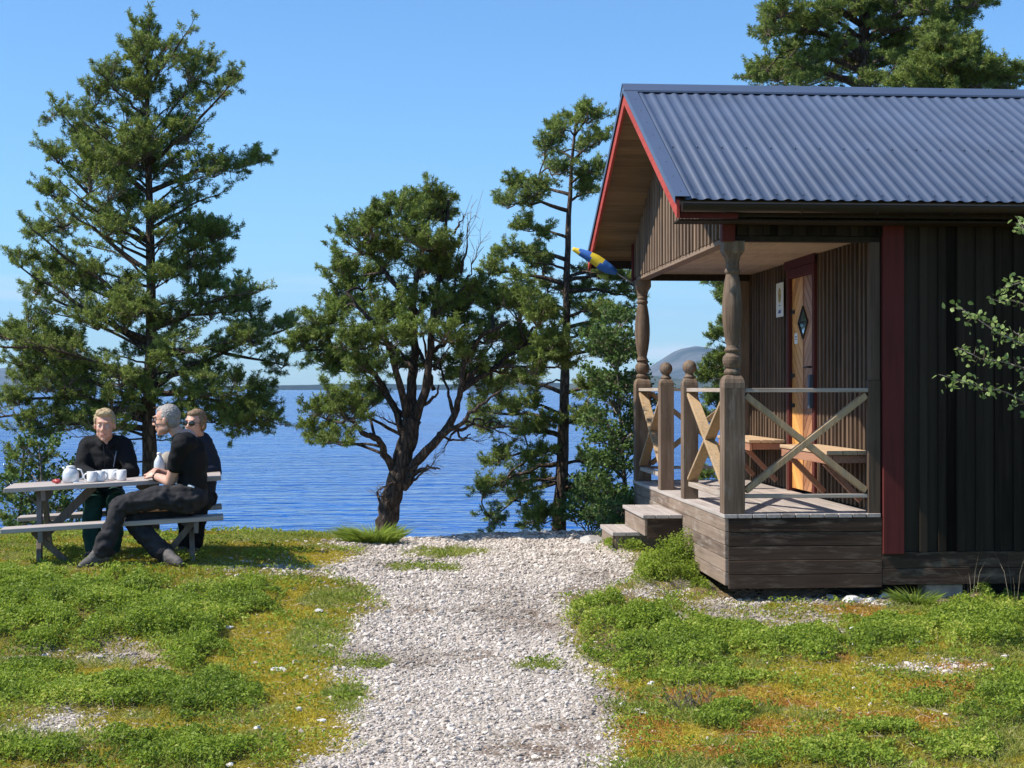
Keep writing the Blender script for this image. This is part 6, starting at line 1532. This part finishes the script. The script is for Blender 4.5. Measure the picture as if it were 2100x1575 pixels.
o = fuse('jacket', [('chain', [P(217, 912, Yb), che, bel, P(217, 1010, Yb)], [.10, .13, .125, .13]), ('e', P(217, 940, Yb), (.185, .125, .15)), ('e', P(217, 985, Yb), (.165, .125, .17)), ('c', P(186, 912, Yb), P(248, 912, Yb), .080, .080), ('chain', [P(179, 914, Yb), ell, wl * .85 + ell * .15], [.078, .066, .050]), ('chain', [P(255, 914, Yb), elr, wr_ * .85 + elr * .15], [.078, .066, .050]),
        ('c', P(203, 906, Yb - .0), P(231, 906, Yb + .01), .052, .052), ('c', P(200, 900, Yb - .03), P(208, 914, Yb - .11), .025, .024), ('c', P(234, 899, Yb - .03), P(228, 914, Yb - .11), .025, .024), ('c', P(205, 896, Yb + .05), P(230, 896, Yb + .05), .026, .026)], M['black_cloth'], per, .012, 3, .010, 9); rel(o, per)
mb = MB(); mb.tube([P(239, 925, Yb - .155), P(236, 940, Yb - .17), P(233, 958, Yb - .165)], .0045, 6); rel(mb.build('zip', M['metal2'], per), per)
mb = MB(); mb.tube([P(212, 912, Yb - .15), P(214, 935, Yb - .17), P(215, 960, Yb - .16)], .003, 6); rel(mb.build('zip', M['black'], per), per)
o = fuse('trousers', [('e', P(217, 1016, Yb), (.17, .14, .11)), ('chain', [P(202, 1020, Yb), kl, P(188, 1075, Yb - .46), al], [.105, .088, .078, .072]), ('chain', [P(232, 1020, Yb), kr, P(236, 1075, Yb - .45), ar], [.105, .088, .078, .072])], M['green_trouser'], per, .012, 3, .012, 10); rel(o, per)
for a in (al, ar): rel(fuse('shoe', [('c', a + np.array([0, .02, -.05]), a + np.array([0, -.17, -.075]), .046, .038), ('c', a + np.array([0, .01, -.05]), a + np.array([0, 0, .02]), .048, .056)], M['shoe'], per, .010, 2), per)
rel(hair(q, B, k, [((0, -.024, .050), (.080, .092, .088)), ((0, .035, .098), (.058, .050, .030)), ((.028, .030, .105), (.035, .045, .03)), ((-.03, .025, .10), (.035, .045, .03)), ((.066, .012, .05), (.016, .035, .04)), ((-.066, .012, .05), (.016, .035, .04)), ((0, -.05, -.01), (.068, .05, .06))], M['hair_blond'], per), per)
face_bits(q, B, k, per)
for ch in per.children: rel(ch, per)

# --- woman with sunglasses behind the man, on the far bench
Yw = 13.90; k = 1.02
wom = empty('person', (-2.75, Yw, gh(-2.75, Yw)), 0, 'person with light brown hair, dark sunglasses and navy jacket, behind the grey haired one', 'person', 'people at the picnic table')
hd = P(400, 870, Yw - .12); nk = P(407, 893, Yw - .04); upc = P(414, 910, Yw); che = P(418, 945, Yw + .02); bel = P(417, 995, Yw + .02); pel = P(412, 1020, Yw + .02)
shl = P(384, 912, Yw - .08); shr = P(430, 916, Yw + .10); ell = P(386, 962, Yw - .30); elr = P(441, 968, Yw - .02); wl = P(370, 968, Yw - .42); wr_ = P(408, 970, Yw - .30)
hi, q, B = head_items(hd, np.array([-.38, -1, .02]), UP + np.array([.06, 0, 0]), k)
hl = hand(wl, np.array([-.06, -.03, 0]), np.array([0, 0, -1.]), -1, .8); hr = hand(wr_, np.array([-.06, -.04, .0]), np.array([0, 0, -1.]), 1, .8)
kl, kr = P(385, 1028, Yw - .42), P(410, 1030, Yw - .40); al, ar = P(380, 1115, Yw - .42), P(402, 1115, Yw - .36)
b0 = fuse('body', hi + hl + hr + [('chain', [P(402, 882, Yw - .08), nk, upc], [.048, .050, .06]), ('c', upc, bel, .09, .095), ('c', bel, pel, .10, .11), ('c', shl * .8 + shr * .2, shr * .8 + shl * .2, .04, .04), ('chain', [shl, ell, wl], [.040, .038, .027]), ('chain', [shr, elr, wr_], [.044, .038, .027]),
        ('chain', [P(402, 1022, Yw), kl, al], [.075, .052, .036]), ('chain', [P(420, 1022, Yw), kr, ar], [.075, .052, .036])], M['skin'], wom, .0066, 2)
o = fuse('jacket', [('chain', [upc, che, bel, P(414, 1016, Yw)], [.10, .12, .115, .125]), ('e', P(416, 950, Yw), (.125, .14, .17)), ('e', P(415, 1000, Yw), (.115, .13, .13)), ('c', P(393, 918, Yw - .06), P(426, 920, Yw + .08), .070, .072), ('chain', [shl, ell, wl * .85 + ell * .15], [.068, .058, .044]), ('chain', [P(427, 922, Yw + .08), elr, wr_ * .85 + elr * .15], [.072, .062, .046]),
        ('c', P(400, 901, Yw - .06), P(417, 903, Yw + .0), .046, .046), ('c', P(398, 897, Yw - .10), P(412, 897, Yw - .06), .026, .026)], M['navy'], wom, .012, 3, .010, 9)
o = fuse('trousers', [('e', P(412, 1022, Yw), (.15, .13, .10)), ('chain', [P(402, 1024, Yw), kl, al], [.10, .078, .066]), ('chain', [P(420, 1024, Yw), kr, ar], [.10, .078, .066])], M['black_cloth'], wom, .012, 3, .010, 10)
for a in (al, ar): fuse('shoe', [('c', a + np.array([.01, .02, -.045]), a + np.array([-.05, -.15, -.065]), .042, .034), ('c', a + np.array([0, .01, -.05]), a, .042, .044)], M['shoe'], wom, .010, 2)
hair(q, B, k, [((0, -.026, .047), (.081, .094, .088)), ((0, .028, .088), (.056, .055, .032)), ((.070, .0, .02), (.016, .035, .05)), ((-.070, .0, .02), (.016, .035, .05)), ((0, -.07, -.01), (.065, .055, .065)), ((.01, -.115, .02), (.035, .035, .035))], M['hair_brown'], wom)
face_bits(q, B, k, wom, 'sun')
for ch in wom.children: rel(ch, wom)

bpy.data.scenes.remove(TMP)
# ------------------------------------------------------------------ air, light, camera
SUN_EL, SUN_AZ = R(48.5), R(10.5)          # sun from the left, a touch towards the viewer
sd = Vector((-math.cos(SUN_AZ) * math.cos(SUN_EL), -math.sin(SUN_AZ) * math.cos(SUN_EL), math.sin(SUN_EL)))
w = bpy.data.worlds.new('World'); sc.world = w; w.use_nodes = True; nt = w.node_tree; bg = nt.nodes['Background']
sky = nt.nodes.new('ShaderNodeTexSky'); sky.sky_type = 'NISHITA'; sky.sun_disc = False
sky.sun_elevation = SUN_EL; sky.sun_rotation = math.atan2(sd.x, sd.y)
sky.altitude = 600; sky.air_density = 1.0; sky.dust_density = .4; sky.ozone_density = 2.2
L = nt.links.new
# thin fair weather streaks low over the horizon
tc = nt.nodes.new('ShaderNodeTexCoord'); mp = nt.nodes.new('ShaderNodeMapping'); mp.inputs['Scale'].default_value = (3.2, 3.2, 30); mp.inputs['Location'].default_value = (2.3, .4, .0)
n = nt.nodes.new('ShaderNodeTexNoise'); n.inputs['Scale'].default_value = 2.2; n.inputs['Detail'].default_value = 6; n.inputs['Roughness'].default_value = .55
L(tc.outputs['Generated'], mp.inputs['Vector']); L(mp.outputs[0], n.inputs['Vector'])
rp = ramp(nt, [(.50, (0, 0, 0)), (.68, (1, 1, 1))]); L(n.outputs['Fac'], rp.inputs['Fac'])
sp = nt.nodes.new('ShaderNodeSeparateXYZ'); L(tc.outputs['Generated'], sp.inputs[0])
band = ramp(nt, [(.0, (0, 0, 0)), (.012, (.8, .8, .8)), (.05, (.6, .6, .6)), (.085, (0, 0, 0))]); L(sp.outputs['Z'], band.inputs['Fac'])
mu = nt.nodes.new('ShaderNodeMath'); mu.operation = 'MULTIPLY'; L(rp.outputs['Color'], mu.inputs[0]); L(band.outputs['Color'], mu.inputs[1])
m2 = nt.nodes.new('ShaderNodeMath'); m2.operation = 'MULTIPLY'; m2.inputs[1].default_value = .8; L(mu.outputs[0], m2.inputs[0])
mx = nt.nodes.new('ShaderNodeMix'); mx.data_type = 'RGBA'; L(m2.outputs[0], mx.inputs['Factor']); L(sky.outputs[0], mx.inputs['A']); mx.inputs['B'].default_value = (8.5, 8.8, 9.4, 1)
gn = nt.nodes.new('ShaderNodeMix'); gn.data_type = 'RGBA'; gn.blend_type = 'MULTIPLY'; gn.inputs['Factor'].default_value = 1; gn.inputs['B'].default_value = (.79, 1.19, 1.50, 1)
L(sky.outputs[0], gn.inputs['A']); L(gn.outputs['Result'], mx.inputs['A']); L(mx.outputs['Result'], bg.inputs['Color']); bg.inputs['Strength'].default_value = .094
ld = bpy.data.lights.new('sun', 'SUN'); ld.energy = 5.0; ld.angle = R(.53); ld.color = (1, .94, .84)
lo = bpy.data.objects.new('sun', ld); COL.objects.link(lo); lo.rotation_euler = sd.to_track_quat('Z', 'Y').to_euler(); lo.location = (-20, -5, 30)
# haze
HAZE = 1
if HAZE:
    mb = MB(); mb.box(-9000, 9000, -600, 8500, -6.5, 420)
    hz, nt, b = newmat('haze_air'); nt.nodes.remove(b); pv = nt.nodes.new('ShaderNodeVolumePrincipled')
    pv.inputs['Color'].default_value = (.48, .70, 1, 1); pv.inputs['Density'].default_value = .0001; pv.inputs['Anisotropy'].default_value = .1
    nt.links.new(pv.outputs[0], nt.nodes['Material Output'].inputs['Volume'])
    o = mb.build('haze', hz); tag(o, kind='stuff'); o['label'] = 'thin bluish air over the lake'; o['category'] = 'haze'
cd = bpy.data.cameras.new('camera'); cam = bpy.data.objects.new('camera', cd); COL.objects.link(cam)
cd.sensor_width = 36; cd.lens = 36 * F / 2100; cd.clip_start = .1; cd.clip_end = 30000
cam.location = (0, 0, CAMZ); cam.rotation_euler = (R(90) + math.atan2(HZ - 787.5, F), 0, 0)
sc.camera = cam
sc.view_settings.view_transform = 'Standard'; sc.view_settings.look = 'None'; sc.view_settings.exposure = .47; sc.view_settings.gamma = 1
sc.cycles.volume_bounces = 0; sc.cycles.max_bounces = 6; sc.cycles.transparent_max_bounces = 8
